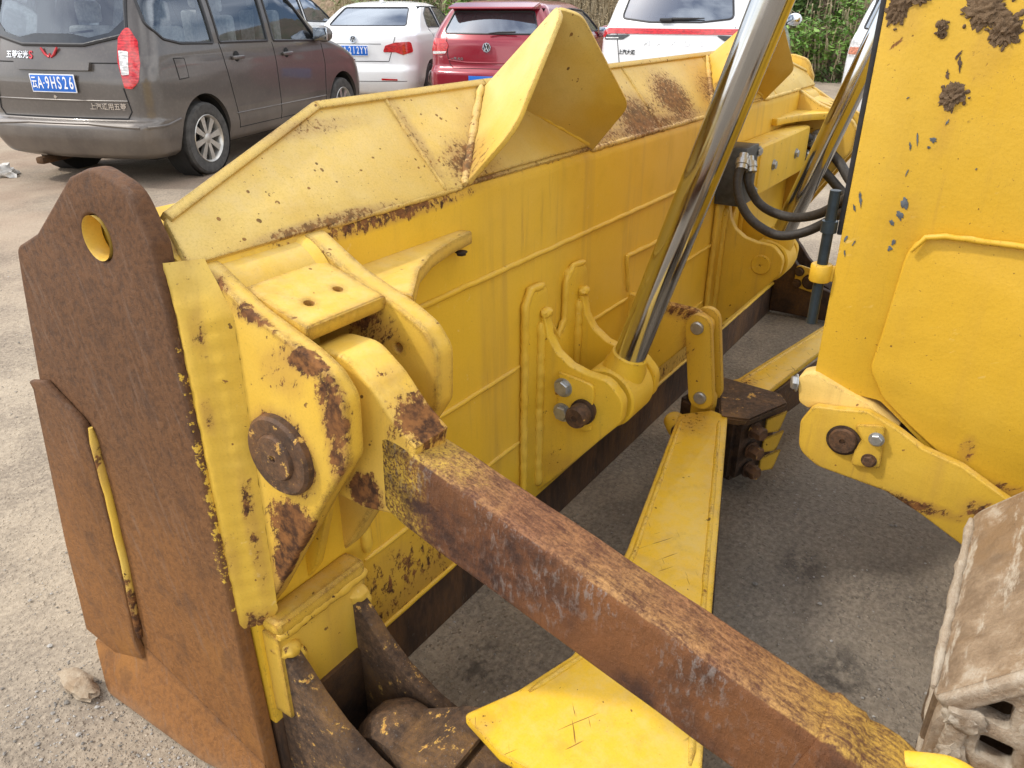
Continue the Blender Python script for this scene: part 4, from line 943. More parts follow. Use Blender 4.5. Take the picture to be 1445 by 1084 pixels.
def ring_pts(lr, lf, w, rr, rf, bow_r, bow_f):
    """half outline (w >= 0) from rear centre to front centre, fixed topology"""
    pts = []
    for k in range(9):
        t = k / 9; y = (w - rr) * t; pts.append((lr + bow_r * (y / w) ** 2, y))
    for k in range(8):
        a = math.pi / 2 * k / 8; pts.append((lr + bow_r * ((w - rr) / w) ** 2 + rr - rr * math.cos(a), w - rr + rr * math.sin(a)))
    l0 = lr + bow_r * ((w - rr) / w) ** 2 + rr; l1 = lf - bow_f * ((w - rf) / w) ** 2 - rf
    for k in range(20):
        t = k / 20; pts.append((l0 + (l1 - l0) * t, w))
    for k in range(8):
        a = math.pi / 2 * k / 8; pts.append((l1 + rf * math.sin(a), w - rf + rf * math.cos(a)))
    for k in range(10):
        t = 1 - k / 9; y = (w - rf) * t; pts.append((lf - bow_f * (y / w) ** 2, y))
    return pts

def smooth_slices(sl, n=5):
    P = [sl[0]] + sl + [sl[-1]]; out = []
    for i in range(1, len(P) - 2):
        for k in range(n):
            t = k / n; a, b, c, d = P[i - 1:i + 3]
            out.append(tuple(.5 * (2 * b[j] + (c[j] - a[j]) * t * .6 + (-(c[j] - a[j]) * 1.2 + 6 * (c[j] - b[j]) - (d[j] - b[j]) * .6) * t * t + ((c[j] - a[j]) * .6 + (d[j] - b[j]) * .6 - 4 * (c[j] - b[j])) * t ** 3) for j in range(len(b))))
    out.append(sl[-1]); return out

def body_bm(slices):
    sl = smooth_slices(slices)
    bm = bmesh.new(); rings = []
    for s in sl:
        z, lr, lf, w = s[:4]; rr, rf, br, bf = (s[4:] if len(s) > 4 else (.16, .4, .06, .25))
        rr = min(rr, w * .9); rf = min(rf, w * .9)
        h = ring_pts(lr, lf, w, rr, rf, br, bf)
        full = h + [(p[0], -p[1]) for p in h[-2:0:-1]]
        rings.append([bm.verts.new((p[0], p[1], z)) for p in full])
    n = len(rings[0])
    for a, b in zip(rings, rings[1:]):
        for k in range(n): bm.faces.new((a[k], a[(k + 1) % n], b[(k + 1) % n], b[k]))
    bm.faces.new(rings[0][::-1]); bm.faces.new(rings[-1])
    bmesh.ops.recalc_face_normals(bm, faces=bm.faces)
    return bm

def prism_bm(poly, axis, lo, hi):
    """poly in (l, z) for axis 'W' or (w, z) for axis 'L'"""
    bm = bmesh.new()
    f = (lambda p, d: (p[0], d, p[1])) if axis == 'W' else (lambda p, d: (d, p[0], p[1]))
    a = [bm.verts.new(f(p, lo)) for p in poly]; b = [bm.verts.new(f(p, hi)) for p in poly]
    n = len(poly); bm.faces.new(a); bm.faces.new(b[::-1])
    for k in range(n): bm.faces.new((a[k], b[k], b[(k + 1) % n], a[(k + 1) % n]))
    bmesh.ops.recalc_face_normals(bm, faces=bm.faces)
    return bm

class Car:
    def __init__(s, name, label, cat, loc, yaw, slices, mat, group='cars parked beside the bulldozer'):
        s.root = thing(name, label, cat, loc, group, True, yaw)
        s.mat = mat
        bm = body_bm(slices); s.bvh = BVHTree.FromBMesh(bm)
        s.bodybm = bm; s.cuts = []
    def sub(s, bm): s.cuts.append(bm)
    def finish(s, liners=()):
        o = from_bm('body', s.bodybm, s.mat, s.root, 40)
        tmp = []
        for c in s.cuts:
            me = bpy.data.meshes.new('cut'); c.to_mesh(me); c.free()
            co = bpy.data.objects.new('cut', me); COL.objects.link(co); co.parent = s.root; tmp.append(co)
            m = o.modifiers.new('b', 'BOOLEAN'); m.object = co; m.operation = 'DIFFERENCE'; m.solver = 'EXACT'
        if tmp:
            bpy.context.view_layer.update()
            dg = bpy.context.evaluated_depsgraph_get()
            me = bpy.data.meshes.new_from_object(o.evaluated_get(dg))
            o.modifiers.clear(); o.data = me
            if not me.materials: me.materials.append(s.mat)
            else: me.materials[0] = s.mat
            me.shade_smooth(); me.set_sharp_from_angle(angle=R(40))
            for c in tmp: bpy.data.objects.remove(c)
        s.body = o
        return o
    def cast(s, p, d):
        r = s.bvh.ray_cast(Vector(p), Vector(d))
        return (r[0], r[1]) if r[0] is not None else (None, None)
    def proj(s, name, poly, side, mat, off=.004, parent=None, grid=.05, thick=.006):
        """polygon laid on the body. side: 'rear' (w, z), 'right'/'left' (l, z)"""
        xs = [p[0] for p in poly]; ys = [p[1] for p in poly]
        pts = [Vector(p[:2]) for p in poly]; n = len(pts)
        # subdivide outline
        out = []
        for a, b in zip(pts, pts[1:] + pts[:1]):
            k = max(1, int((b - a).length / grid)); out += [a.lerp(b, i / k) for i in range(k)]
        n = len(out); edges = [(i, (i + 1) % n) for i in range(n)]
        inner = []
        y = min(ys) + grid * .5
        def inside(q):
            c = False
            for a, b in zip(out, out[1:] + out[:1]):
                if (a.y > q.y) != (b.y > q.y) and q.x < (b.x - a.x) * (q.y - a.y) / (b.y - a.y) + a.x: c = not c
            return c
        while y < max(ys):
            x = min(xs) + grid * .5
            while x < max(xs):
                q = Vector((x, y))
                if inside(q) and min((q - o).length for o in out) > grid * .4: inner.append(q)
                x += grid
            y += grid
        co, ed, fa = geometry.delaunay_2d_cdt(out + inner, edges, [list(range(n))], 1, 1e-5)[:3]
        bm = bmesh.new(); top = []
        for q in co:
            if side == 'rear': p, d = (-3, q.x, q.y), (1, 0, 0)
            elif side == 'right': p, d = (q.x, -3, q.y), (0, 1, 0)
            else: p, d = (q.x, 3, q.y), (0, -1, 0)
            h, nr = s.cast(p, d)
            if h is None: bm.free(); return None
            if nr.dot(Vector(d)) > 0: nr = -nr
            top.append((h + nr * off, nr))
        vt = [bm.verts.new(t[0]) for t in top]
        for f in fa:
            try: bm.faces.new([vt[i] for i in f])
            except ValueError: pass
        if thick:
            bmesh.ops.recalc_face_normals(bm, faces=bm.faces)
            # make normals point out of the body
            bm.faces.ensure_lookup_table()
            if bm.faces and bm.faces[0].normal.dot(top[fa[0][0]][1]) < 0: bmesh.ops.reverse_faces(bm, faces=bm.faces)
            be = [e for e in bm.edges if e.is_boundary]
            r = bmesh.ops.extrude_edge_only(bm, edges=be)
            nv = [v for v in r['geom'] if isinstance(v, bmesh.types.BMVert)]
            idx = {}
            for v in nv:
                k = min(range(len(top)), key=lambda i: (top[i][0] - v.co).length_squared)
                v.co = v.co - top[k][1] * thick
        return from_bm(name, bm, mat, parent or s.root, 40)
    def line(s, name, path, side, mat=None, r=.004, parent=None, off=.0, n=10):
        pts = []
        path = [Vector(p) for p in path]
        for a, b in zip(path, path[1:]):
            k = max(1, int((b - a).length / .04)); pts += [a.lerp(b, i / k) for i in range(k)]
        pts.append(path[-1]); out = []
        for q in pts:
            if side == 'rear': p, d = (-3, q.x, q.y), (1, 0, 0)
            elif side == 'right': p, d = (q.x, -3, q.y), (0, 1, 0)
            else: p, d = (q.x, 3, q.y), (0, -1, 0)
            h, nr = s.cast(p, d)
            if h is not None: out.append(h - Vector(d) * off)
        if len(out) < 2: return None
        return tube(name, out, r, mat or M_GAP, parent or s.body, 6)
    def wheel(s, l, side, r=.31, wd=.19, track=.74, spokes=8):
        sg = -1 if side == 'right' else 1
        c = Vector((l, sg * track, r)); ax = (0, sg, 0)
        h = wd / 2
        w = lathe('wheel', [(r * .64, -h), (r * .90, -h), (r * .985, -h * .8), (r, -h * .4), (r, h * .4), (r * .985, h * .8), (r * .93, h), (r * .72, h * 1.02), (r * .655, h * .9), (r * .64, h * .5), (r * .64, -h)], c, ax, M_TYRE, s.root, 40)
        rim = bmesh.new()
        add_lathe(rim, [(r * .66, h * .95), (r * .645, h * 1.0), (r * .60, h * .85), (r * .58, h * .2), (r * .58, -h * .5)], c, ax, 36)
        add_lathe(rim, [(0, h * .86), (r * .10, h * .86), (r * .17, h * .75), (r * .18, h * .3)], c, ax, 18)
        for k in range(spokes):
            a = 2 * math.pi * k / spokes + .2
            d = Vector((math.cos(a), 0, math.sin(a))); t = Vector((-math.sin(a), 0, math.cos(a))); o = Vector(ax)
            q = []
            for rr, ww, hh in ((r * .12, r * .055, h * .8), (r * .60, r * .095, h * .82)):
                q.append([rim.verts.new(c + d * rr + t * ww + o * hh), rim.verts.new(c + d * rr - t * ww + o * hh), rim.verts.new(c + d * rr - t * ww * .8 + o * hh * .55), rim.verts.new(c + d * rr + t * ww * .8 + o * hh * .55)])
            for i in range(4): rim.faces.new((q[0][i], q[0][(i + 1) % 4], q[1][(i + 1) % 4], q[1][i]))
        bmesh.ops.recalc_face_normals(rim, faces=rim.faces)
        from_bm('rim', rim, M_RIM, w, 40)
        lathe('brake_disc', [(0, h * .1), (r * .55, h * .1), (r * .55, -h * .3), (0, -h * .3)], c, ax, M_LINER, w, 24)
        return w
    def arch(s, l, r, track=.95, zc=None, depth=.32):
        for sg in (-1, 1):
            bm = bmesh.new()
            add_lathe(bm, [(0, 0), (r, 0), (r, depth), (0, depth)], (l, sg * track, zc or r * .92), (0, -sg, 0), 40)
            bmesh.ops.recalc_face_normals(bm, faces=bm.faces); s.sub(bm)
    def liner(s, l, r, track=.80, zc=None):
        for sg in (-1, 1):
            bm = bmesh.new()
            add_lathe(bm, [(r * .99, 0), (r * .99, .20), (0, .20)], (l, sg * track, zc or r * .92), (0, -sg, 0), 32)
            from_bm('wheel_liner', bm, M_LINER, s.root, 40)
    def text(s, body, size, loc, rot, mat, parent, name='lettering', ext=.002, sx=1., align='CENTER', bold=0.):
        cu = bpy.data.curves.new('tmp', 'FONT'); cu.body = body; cu.size = size; cu.extrude = ext; cu.align_x = align; cu.align_y = 'CENTER'; cu.offset = bold
        o = bpy.data.objects.new('tmp', cu); COL.objects.link(o)
        me = bpy.data.meshes.new_from_object(o); bpy.data.objects.remove(o); bpy.data.curves.remove(cu)
        for v in me.vertices: v.co.x *= sx
        e = link(name, me, mat, parent, 30)
        e.location = loc; e.rotation_euler = rot
        return e
    def rear_text(s, body, size, w, z, mat, off=.004, sx=1., parent=None, name='lettering', bold=0., ext=.002):
        h, nr = s.cast((-3, w, z), (1, 0, 0))
        # lie on the rear face, reading from behind: text +X -> -Y (right side of car)
        tilt = math.atan2(nr.z, -nr.x) if h is not None else 0
        yaw = math.atan2(-nr.y, -nr.x)
        p = h + nr * off
        return s.text(body, size, p, (R(90) - tilt, 0, R(-90) + yaw), mat, parent or s.body, name, ext, sx, 'CENTER', bold)
    def rear_frame(s, w, z, off):
        h, nr = s.cast((-3, w, z), (1, 0, 0)); return h + nr * off, nr
    def number_plate(s, txt, w, z, first='云'):
        h, nr = s.cast((-3, w, z), (1, 0, 0))
        x = h.x - .012
        pl = box('number_plate', (x - .008, w - .22, z - .07), (x, w + .22, z + .07), M_WHITE, s.root, .003)
        box('plate_face', (x - .0095, w - .213, z - .063), (x - .006, w + .213, z + .063), M_PLATE, pl, .002)
        s.text(first, .10, (x - .0115, w + .180, z), (R(90), 0, R(-90)), M_WHITE, pl, 'plate_characters', .001, .52, 'CENTER', .0012)
        s.text(txt[0], .132, (x - .0115, w + .122, z), (R(90), 0, R(-90)), M_WHITE, pl, 'plate_characters', .001, .58, 'CENTER', .0012)
        lathe('plate_dot', [(0, .002), (.006, .002), (.006, 0)], (x - .0095, w + .085, z), (-1, 0, 0), M_WHITE, pl, 10)
        for i, ch in enumerate(txt[1:]):
            s.text(ch, .132, (x - .0115, w + .048 - i * .058, z), (R(90), 0, R(-90)), M_WHITE, pl, 'plate_characters', .001, .58, 'CENTER', .0012)
        return pl
    def handle(s, l, z, side):
        sg = -1 if side == 'right' else 1
        h, nr = s.cast((l, sg * 3, z), (0, -sg, 0))
        o = box('door_handle', (l - .095, min(h.y + sg * .004, h.y + sg * .034), z - .017), (l + .095, max(h.y + sg * .004, h.y + sg * .034), z + .017), s.mat, s.root, .014, 3)
        lathe('handle_recess', [(0, .004), (.045, .003), (.05, 0)], (l, h.y, z + .006), (0, sg, 0), M_GAP, o, 20)
    def mirror(s, l, z, w, side, glassback=True):
        sg = -1 if side == 'right' else 1
        c = Vector((l, sg * (w + .12), z))
        o = lump('door_mirror', c, (.075, .105, .085), s.mat, s.root, 2, .04)
        mg = box('mirror_glass', (c.x - .082, c.y - .085, c.z - .065), (c.x - .066, c.y + .085, c.z + .065), M_MIRG, o, .007, 2)
        box('mirror_foot', (l - .03, min(sg * (w - .03), sg * (w + .06)), z - .075), (l + .05, max(sg * (w - .03), sg * (w + .06)), z - .03), M_BLACK, o, .01)
    def seat(s, l, w, z0, ht=.62, mat=None):
        m = mat or M_SEAT
        st = box('seat', (l, w - .22, z0), (l + .13, w + .22, z0 + ht - .10), m, s.root, .05, 3)
        box('headrest', (l + .02, w - .12, z0 + ht - .08), (l + .11, w + .12, z0 + ht + .10), m, st, .045, 3)
        return st
    def badge_ring(s, w, z, r, parent=None):
        p, nr = s.rear_frame(w, z, .004)
        b = lathe('emblem', [(r * .82, .004), (r * .82, .010), (r, .010), (r, .0)], p, nr, M_TRIM, parent or s.body, 32)
        lathe('emblem_back', [(0, .005), (r * .85, .005)], p, nr, M_BLACK if s.mat.name.startswith('white') is False else M_BLOCK, b, 24)
        up = Vector((0, 0, 1)); up = (up - nr * up.dot(nr)).normalized(); rt = up.cross(nr)
        def bar(a, c, wd):
            a3 = p + rt * a[0] * r + up * a[1] * r + nr * .009; c3 = p + rt * c[0] * r + up * c[1] * r + nr * .009
            tube('emblem_stroke', [a3, c3], wd * r, M_TRIM, b, 6)
        for pts in ([(-.30, .80), (0, .18), (.30, .80)], [(-.72, .45), (-.33, -.70), (0, .02), (.33, -.70), (.72, .45)]):
            for a, c in zip(pts, pts[1:]): bar(a, c, .085)

# ---------------------------------------------------------------- grey-brown van
VAN = [(.22, .16, 4.2, .70, .2, .4, .08, .3), (.27, .04, 4.3, .78, .2, .4, .09, .3), (.40, -.02, 4.38, .825, .2, .4, .09, .3), (.50, -.02, 4.39, .835, .2, .4, .09, .3), (.535, .01, 4.39, .838, .2, .4, .09, .3), (.56, .055, 4.39, .838, .2, .4, .08, .3), (.70, .06, 4.36, .842, .2, .4, .08, .3),
       (.85, .065, 4.24, .845, .2, .4, .08, .3), (.95, .085, 4.02, .84, .2, .4, .08, .3), (1.03, .105, 3.75, .83, .2, .4, .09, .3), (1.10, .125, 3.50, .815, .2, .4, .10, .3), (1.25, .175, 3.25, .785, .2, .35, .12, .25), (1.42, .24, 2.98, .745, .2, .3, .12, .2), (1.58, .31, 2.72, .70, .2, .3, .12, .2), (1.68, .38, 2.52, .64, .2, .3, .12, .2), (1.74, .55, 2.3, .52, .25, .3, .1, .1), (1.765, .9, 2.0, .28, .2, .2, .05, .05)]
van = Car('parked_van', 'grey-brown minivan with blue number plate, nearest of the parked cars', 'van', (3.45, 6.86, .10), R(18.7), VAN,
          car_paint('van_paint', (.100, .089, .081), .32, .55, .35, .6, (.27, .23, .19)))
van.arch(.83, .365); van.arch(3.55, .365)
q_win = rp([(.40, 1.60, .05), (.34, 1.26, .08), (.46, 1.155, .09), (.66, 1.115), (1.12, 1.10, .02), (1.14, 1.60, .03)])
r_win = rp([(1.24, 1.60, .03), (1.22, 1.10, .02), (2.02, 1.085, .02), (2.06, 1.60, .03)])
f_win = rp([(2.15, 1.60, .03), (2.13, 1.082, .02), (3.02, 1.055, .03), (2.62, 1.50, .06), (2.50, 1.60, .05)])
b_win = rp([(-.60, 1.60, .05), (-.655, 1.19, .06), (-.3, 1.115), (.3, 1.115), (.655, 1.19, .06), (.60, 1.60, .05)])
cav = [(.24, .75), (3.35, .75), (3.0, 1.18), (2.55, 1.62), (.42, 1.62), (.30, 1.2)]
van.sub(prism_bm(cav, 'W', -.685, .685))
for wn in (q_win, r_win, f_win): van.sub(prism_bm(wn, 'W', -1.2, 1.2))
van.sub(prism_bm(b_win, 'L', -.5, .55))
van.finish()
for sd in ('right', 'left'):
    for wn in (q_win, r_win, f_win):
        gl = van.proj('side_window', wn, sd, G_CLEAR, -.006, grid=.12)
        if gl:
            pl = [Vector(p) for p in wn]; van.line('window_seal', pl + [pl[0]], sd, M_BLACK, .013, gl)
    van.handle(1.42, .965, sd); van.handle(2.32, .955, sd)
    van.mirror(2.98, 1.12, .82, sd)
    van.line('door_gap', [(1.20, 1.10), (1.22, .92), (1.29, .62), (1.36, .34)], sd); van.line('door_gap', [(2.09, 1.07), (2.10, .8), (2.12, .33)], sd); van.line('door_gap', [(3.10, 1.02), (3.13, .8), (3.10, .40)], sd)
    van.line('door_gap', [(1.36, .345), (3.10, .335)], sd)
    van.line('body_crease', [(1.30, .48), (3.10, .47)], sd, van.mat, .006)
bg = van.proj('rear_window', b_win, 'rear', G_CLEAR, -.004, grid=.1)
pl = [Vector(p) for p in b_win]; van.line('window_seal', pl + [pl[0]], 'rear', M_BLACK, .016, bg)
frit = rp([(-.62, 1.30), (-.65, 1.195), (-.3, 1.122), (.3, 1.122), (.65, 1.195), (.62, 1.30), (.52, 1.21, .05), (.34, 1.17, .05), (.18, 1.20, .04), (-.18, 1.20, .04), (-.34, 1.17, .05), (-.52, 1.21, .05)])
van.proj('window_frit', frit, 'rear', plain('dark_frit', (.03, .036, .045), .15), -.001, bg, .06, 0)
for sg in (-1, 1):
    tl = van.proj('tail_light', rp([(sg * .595, 1.165, .03), (sg * .66, 1.26, .05), (sg * .735, 1.14, .04), (sg * .765, .98, .05), (sg * .755, .85, .04), (sg * .705, .795, .03), (sg * .645, .80, .02), (sg * .63, .89), (sg * .60, 1.0)]), 'rear', M_RED, .016, grid=.03, thick=.02)
    if tl:
        van.proj('reverse_lamp', rp([(sg * .605, 1.075, .01), (sg * .685, 1.065, .01), (sg * .695, .90, .01), (sg * .635, .895, .01)]), 'rear', M_CLR, .019, tl, .04, .004)
van.proj('fuel_flap', rp([(.515, 1.0, .02), (.645, .995, .02), (.655, .85, .02), (.535, .845, .02)]), 'right', van.mat, .003, grid=.05, thick=.003)
fl = [Vector(p) for p in ((.51, 1.005), (.65, 1.0), (.66, .845), (.53, .84), (.51, 1.005))]
van.line('flap_gap', fl, 'right', r=.004)
# tailgate outline and number-plate bar
gate = [(-.625, .80), (-.66, .62), (-.62, .565), (.62, .565), (.66, .62), (.625, .80)]
van.line('tailgate_gap', gate, 'rear', r=.006); van.line('tailgate_gap', [(-.63, .99), (-.64, .80)], 'rear'); van.line('tailgate_crease', [(-.60, .985), (.60, .985)], 'rear', r=.005)
van.line('tailgate_crease', [(-.64, .70), (.64, .70)], 'rear', van.mat, .007)
nb_ = van.proj('plate_bar', rp([(-.37, .985, .01), (.37, .985, .01), (.36, .925, .012), (-.36, .925, .012)]), 'rear', van.mat, .035, grid=.06, thick=.035)
van.number_plate('A9HS26', .0, .83)
lathe('tailgate_lock', [(0, .006), (.013, .006), (.015, 0)], van.rear_frame(.02, .725, 0)[0], (-1, 0, 0), M_TRIM, van.body, 14)
# red winged badge
p, nr = van.rear_frame(0.02, 1.055, .006)
rt = Vector((0, -1, 0))
bd = tube('badge', [p + rt * x + Vector((0, 0, z)) for x, z in ((-.075, .036), (-.045, -.012), (-.012, -.034), (0, -.004))], [.009, .012, .010, .005], plain('badge_red', (.55, .05, .06), .25, .3, .1, 10, 0), van.body, 8)
tube('badge_wing', [p + rt * x + Vector((0, 0, z)) for x, z in ((.085, .040), (.045, -.010), (.012, -.034), (0, -.004))], [.009, .012, .010, .005], bd.data.materials[0], bd, 8)
van.rear_text('五菱宏光', .062, .36, 1.035, M_TRIM, name='badge_lettering', bold=.001); van.rear_text('S', .085, .215, 1.035, bd.data.materials[0], name='badge_lettering', bold=.002)
van.rear_text('上汽通用五菱', .055, -.46, .655, M_TRIM, name='badge_lettering', bold=.0008)
for k in range(10):
    if k == 5: continue
    hh = van.rear_frame(-.02 - k * .062, 1.50, .005)[0]
    for zz, ww in ((.026, .042), (-.004, .050), (-.030, .036)): box('window_sticker', (hh.x - .004 + zz * .42, hh.y - ww / 2, 1.50 + zz), (hh.x + .42 * zz, hh.y + ww / 2, 1.508 + zz), M_WHITE, bg, 0)
hh = van.rear_frame(-.60, 1.51, .006)[0]
lathe('window_sticker', [(0, .004), (.022, .004), (.024, 0)], hh, (-1, 0, .3), plain('sticker_red', (.6, .05, .04), .5), bg, 16)
for l in (.83, 3.55):
    van.liner(l, .365)
    for sd in ('right', 'left'): van.wheel(l, sd, .315, .19, .735)
van.line('bumper_crease', [(-.74, .50), (-.3, .525), (.3, .525), (.74, .50)], 'rear', van.mat, .012)
van.line('bumper_crease', [(.10, .50), (.30, .50), (.47, .53)], 'right', van.mat, .012)
box('rear_axle', (.78, -.7, .24), (.88, .7, .33), M_LINER, van.root, .02); box('exhaust', (.02, .28, .17), (.5, .36, .23), R_DARK, van.root, .02)
box('underbody', (.3, -.66, .20), (4.0, .66, .30), M_LINER, van.root, .02)
for l, h in ((.95, .58), (1.75, .66), (2.6, .70)):
    for w in (-.36, .36): van.seat(l, w, .76, h)
wp = tube('wiper', [(.195, .1, 1.17), (.20, -.05, 1.19), (.22, -.35, 1.22)], .009, M_BLACK, van.root, 6)

# ---------------------------------------------------------------- white saloon
SED = [(.20, .20, 4.4, .70, .2, .4, .1, .3), (.26, .05, 4.5, .81, .22, .4, .12, .3), (.40, -.01, 4.55, .86, .24, .4, .14, .3), (.55, -.01, 4.56, .87, .24, .4, .14, .3), (.60, .02, 4.56, .872, .24, .4, .14, .3), (.64, .045, 4.55, .874, .24, .4, .13, .3), (.78, .055, 4.48, .875, .24, .4, .12, .3), (.92, .06, 4.2, .862, .24, .4, .11, .3),
       (1.0, .075, 3.75, .84, .22, .4, .10, .3), (1.03, .11, 3.4, .82, .2, .4, .10, .3), (1.055, .38, 3.2, .795, .2, .4, .08, .3), (1.10, .56, 3.08, .765, .2, .35, .07, .25), (1.20, .75, 2.88, .715, .18, .3, .07, .2), (1.30, .95, 2.66, .665, .18, .3, .07, .2), (1.38, 1.13, 2.45, .61, .18, .3, .07, .2), (1.43, 1.38, 2.2, .50, .2, .25, .05, .1), (1.455, 1.7, 1.95, .28, .2, .2, .02, .02)]
sed = Car('parked_saloon', 'white saloon with blue number plate parked between the grey-brown van and the red hatchback', 'car', (8.55, 8.46, .11), R(22.9), SED, car_paint('white_saloon_paint', (.82, .83, .83), .25, .18, 0, .7, (.40, .35, .30), .6))
sed.arch(.95, .35); sed.arch(3.55, .35)
sb = rp([(-.60, 1.125, .03), (.60, 1.125, .03), (.50, 1.365, .05), (-.50, 1.365, .05)]); ssd = [rp([(1.15, 1.10, .04), (1.80, 1.09, .02), (1.78, 1.37, .03), (1.55, 1.37, .06), (1.28, 1.28, .06)]), rp([(1.87, 1.09, .02), (2.85, 1.07, .05), (2.35, 1.36, .08), (1.86, 1.375, .03)])]
sed.sub(prism_bm([(.72, .85), (3.0, .85), (2.8, 1.13), (2.3, 1.385), (1.25, 1.385), (.75, 1.1)], 'W', -.62, .62))
sed.sub(prism_bm(sb, 'L', .3, 1.5))
for w in ssd: sed.sub(prism_bm(w, 'W', -1.2, 1.2))
sed.finish()
g = sed.proj('rear_window', sb, 'rear', G_DARK, -.004, grid=.08); pl = [Vector(p) for p in sb]; sed.line('window_seal', pl + [pl[0]], 'rear', M_BLACK, .010, g)
for sd in ('right', 'left'):
    for w in ssd:
        g = sed.proj('side_window', w, sd, G_DARK, -.004, grid=.1)
        if g: pl = [Vector(p) for p in w]; sed.line('window_seal', pl + [pl[0]], sd, M_BLACK, .010, g)
    sed.handle(1.35, .93, sd); sed.mirror(2.9, 1.06, .83, sd); sed.line('door_gap', [(1.83, 1.08), (1.85, .6), (1.86, .3)], sd); sed.line('door_gap', [(1.16, 1.08), (1.25, .85), (1.35, .6)], sd)
for sg in (-1, 1):
    tl = sed.proj('tail_light', rp([(sg * .42, .80, .02), (sg * .46, .885, .03), (sg * .60, .925, .02), (sg * .80, .935, .04), (sg * .825, .80, .03), (sg * .70, .765, .02), (sg * .60, .80)]), 'rear', M_RED, .010, grid=.035, thick=.012)
    sed.proj('reflector', rp([(sg * .40, .46), (sg * .62, .45), (sg * .62, .43), (sg * .40, .435)]), 'rear', M_RED, .006, grid=.05)
sed.line('boot_gap', [(-.60, 1.0), (-.55, .82), (-.50, .68), (.50, .68), (.55, .82), (.60, 1.0)], 'rear', r=.005)
sed.line('boot_crease', [(-.40, .905), (.40, .905)], 'rear', r=.004); sed.line('bumper_gap', [(-.75, .42), (.75, .42)], 'rear', r=.004)
sed.number_plate('A212YY', 0, .82); sed.badge_ring(0, .965, .05)
lathe('boot_lock', [(0, .006), (.011, .006), (.012, 0)], sed.rear_frame(.0, .70, 0)[0], (-1, 0, 0), M_BLACK, sed.body, 12)
for l in (.95, 3.55):
    sed.liner(l, .35)
    for sd in ('right', 'left'): sed.wheel(l, sd, .31, .19, .77)
box('underbody', (.25, -.66, .17), (4.2, .66, .27), M_LINER, sed.root, .02)
for w in (-.36, .36): sed.seat(1.0, w, .8, .36, M_INT); sed.seat(1.9, w, .8, .42, M_INT)
lump('roof_aerial', (1.35, 0, 1.455), (.07, .02, .035), M_WHITE, sed.root, 1, .05)

# ---------------------------------------------------------------- red hatchback
HAT = [(.20, .18, 4.0, .70, .25, .4, .1, .3), (.27, .04, 4.1, .84, .25, .4, .12, .3), (.42, -.02, 4.18, .88, .26, .4, .14, .3), (.60, -.015, 4.2, .89, .26, .4, .14, .3), (.65, .03, 4.2, .89, .26, .4, .13, .3), (.69, .06, 4.2, .89, .26, .4, .12, .3), (.82, .07, 4.12, .89, .26, .4, .12, .3), (.94, .08, 3.9, .882, .25, .4, .12, .3), (1.0, .095, 3.6, .868, .24, .4, .12, .3),
       (1.05, .125, 3.32, .85, .22, .4, .11, .3), (1.15, .19, 3.08, .805, .2, .35, .10, .25), (1.27, .27, 2.78, .745, .2, .3, .10, .2), (1.37, .34, 2.5, .685, .2, .3, .10, .2), (1.43, .42, 2.25, .61, .22, .3, .10, .1), (1.465, .65, 2.0, .46, .2, .2, .05, .05), (1.48, 1.0, 1.7, .25, .2, .2, .02, .02)]
hat = Car('parked_hatchback', 'dark red hatchback behind the raised yellow guard of the blade', 'car', (8.80, 6.34, .09), R(15), HAT, car_paint('red_hatch_paint', (.26, .012, .026), .22, .22, .2, .8, (.30, .12, .11), .7))
hat.arch(.86, .36); hat.arch(3.4, .36)
hb = rp([(-.66, 1.08, .05), (.66, 1.08, .05), (.55, 1.345, .04), (-.55, 1.345, .04)])
hs = [rp([(.62, 1.13, .05), (1.55, 1.08, .02), (1.55, 1.37, .03), (.80, 1.345, .05)]), rp([(1.62, 1.08, .02), (2.85, 1.06, .05), (2.35, 1.34, .08), (1.62, 1.375, .03)])]
hat.sub(prism_bm([(.26, .85), (3.0, .85), (2.8, 1.12), (2.3, 1.38), (.46, 1.38), (.30, 1.1)], 'W', -.66, .66)); hat.sub(prism_bm(hb, 'L', -.3, .7))
for w in hs: hat.sub(prism_bm(w, 'W', -1.2, 1.2))
hat.finish()
g = hat.proj('rear_window', hb, 'rear', G_DARK, -.003, grid=.08); pl = [Vector(p) for p in hb]; hat.line('window_seal', pl + [pl[0]], 'rear', M_BLACK, .012, g)
for sd in ('right', 'left'):
    for w in hs:
        g = hat.proj('side_window', w, sd, G_DARK, -.004, grid=.1)
        if g: pl = [Vector(p) for p in w]; hat.line('window_seal', pl + [pl[0]], sd, M_BLACK, .013, g)
    hat.handle(1.3, .95, sd); hat.mirror(2.75, 1.05, .85, sd)
hull('roof_spoiler', [(.22, -.60, 1.395), (.22, .60, 1.395), (.20, -.58, 1.37), (.20, .58, 1.37), (.50, -.60, 1.45), (.50, .60, 1.45), (.45, -.62, 1.37), (.45, .62, 1.37)], hat.mat, hat.root, .012)
for sg in (-1, 1):
    tl = hat.proj('tail_light', rp([(sg * .56, .935, .04), (sg * .60, 1.0, .04), (sg * .80, 1.025, .05), (sg * .845, .86, .04), (sg * .80, .815, .03), (sg * .60, .83, .04)]), 'rear', M_RED, .010, grid=.03, thick=.012)
    hat.proj('reverse_lamp', rp([(sg * .58, .865, .01), (sg * .83, .86, .01), (sg * .80, .825, .02), (sg * .61, .838, .02)]), 'rear', M_CLR, .013, tl, .04, .003)
hat.line('tailgate_gap', [(-.60, 1.06), (-.57, .8), (-.53, .70), (-.48, .665), (.48, .665), (.53, .70), (.57, .8), (.60, 1.06)], 'rear', r=.005)
hat.line('tailgate_crease', [(-.56, .76), (-.3, .735), (.3, .735), (.56, .76)], 'rear', hat.mat, .009)
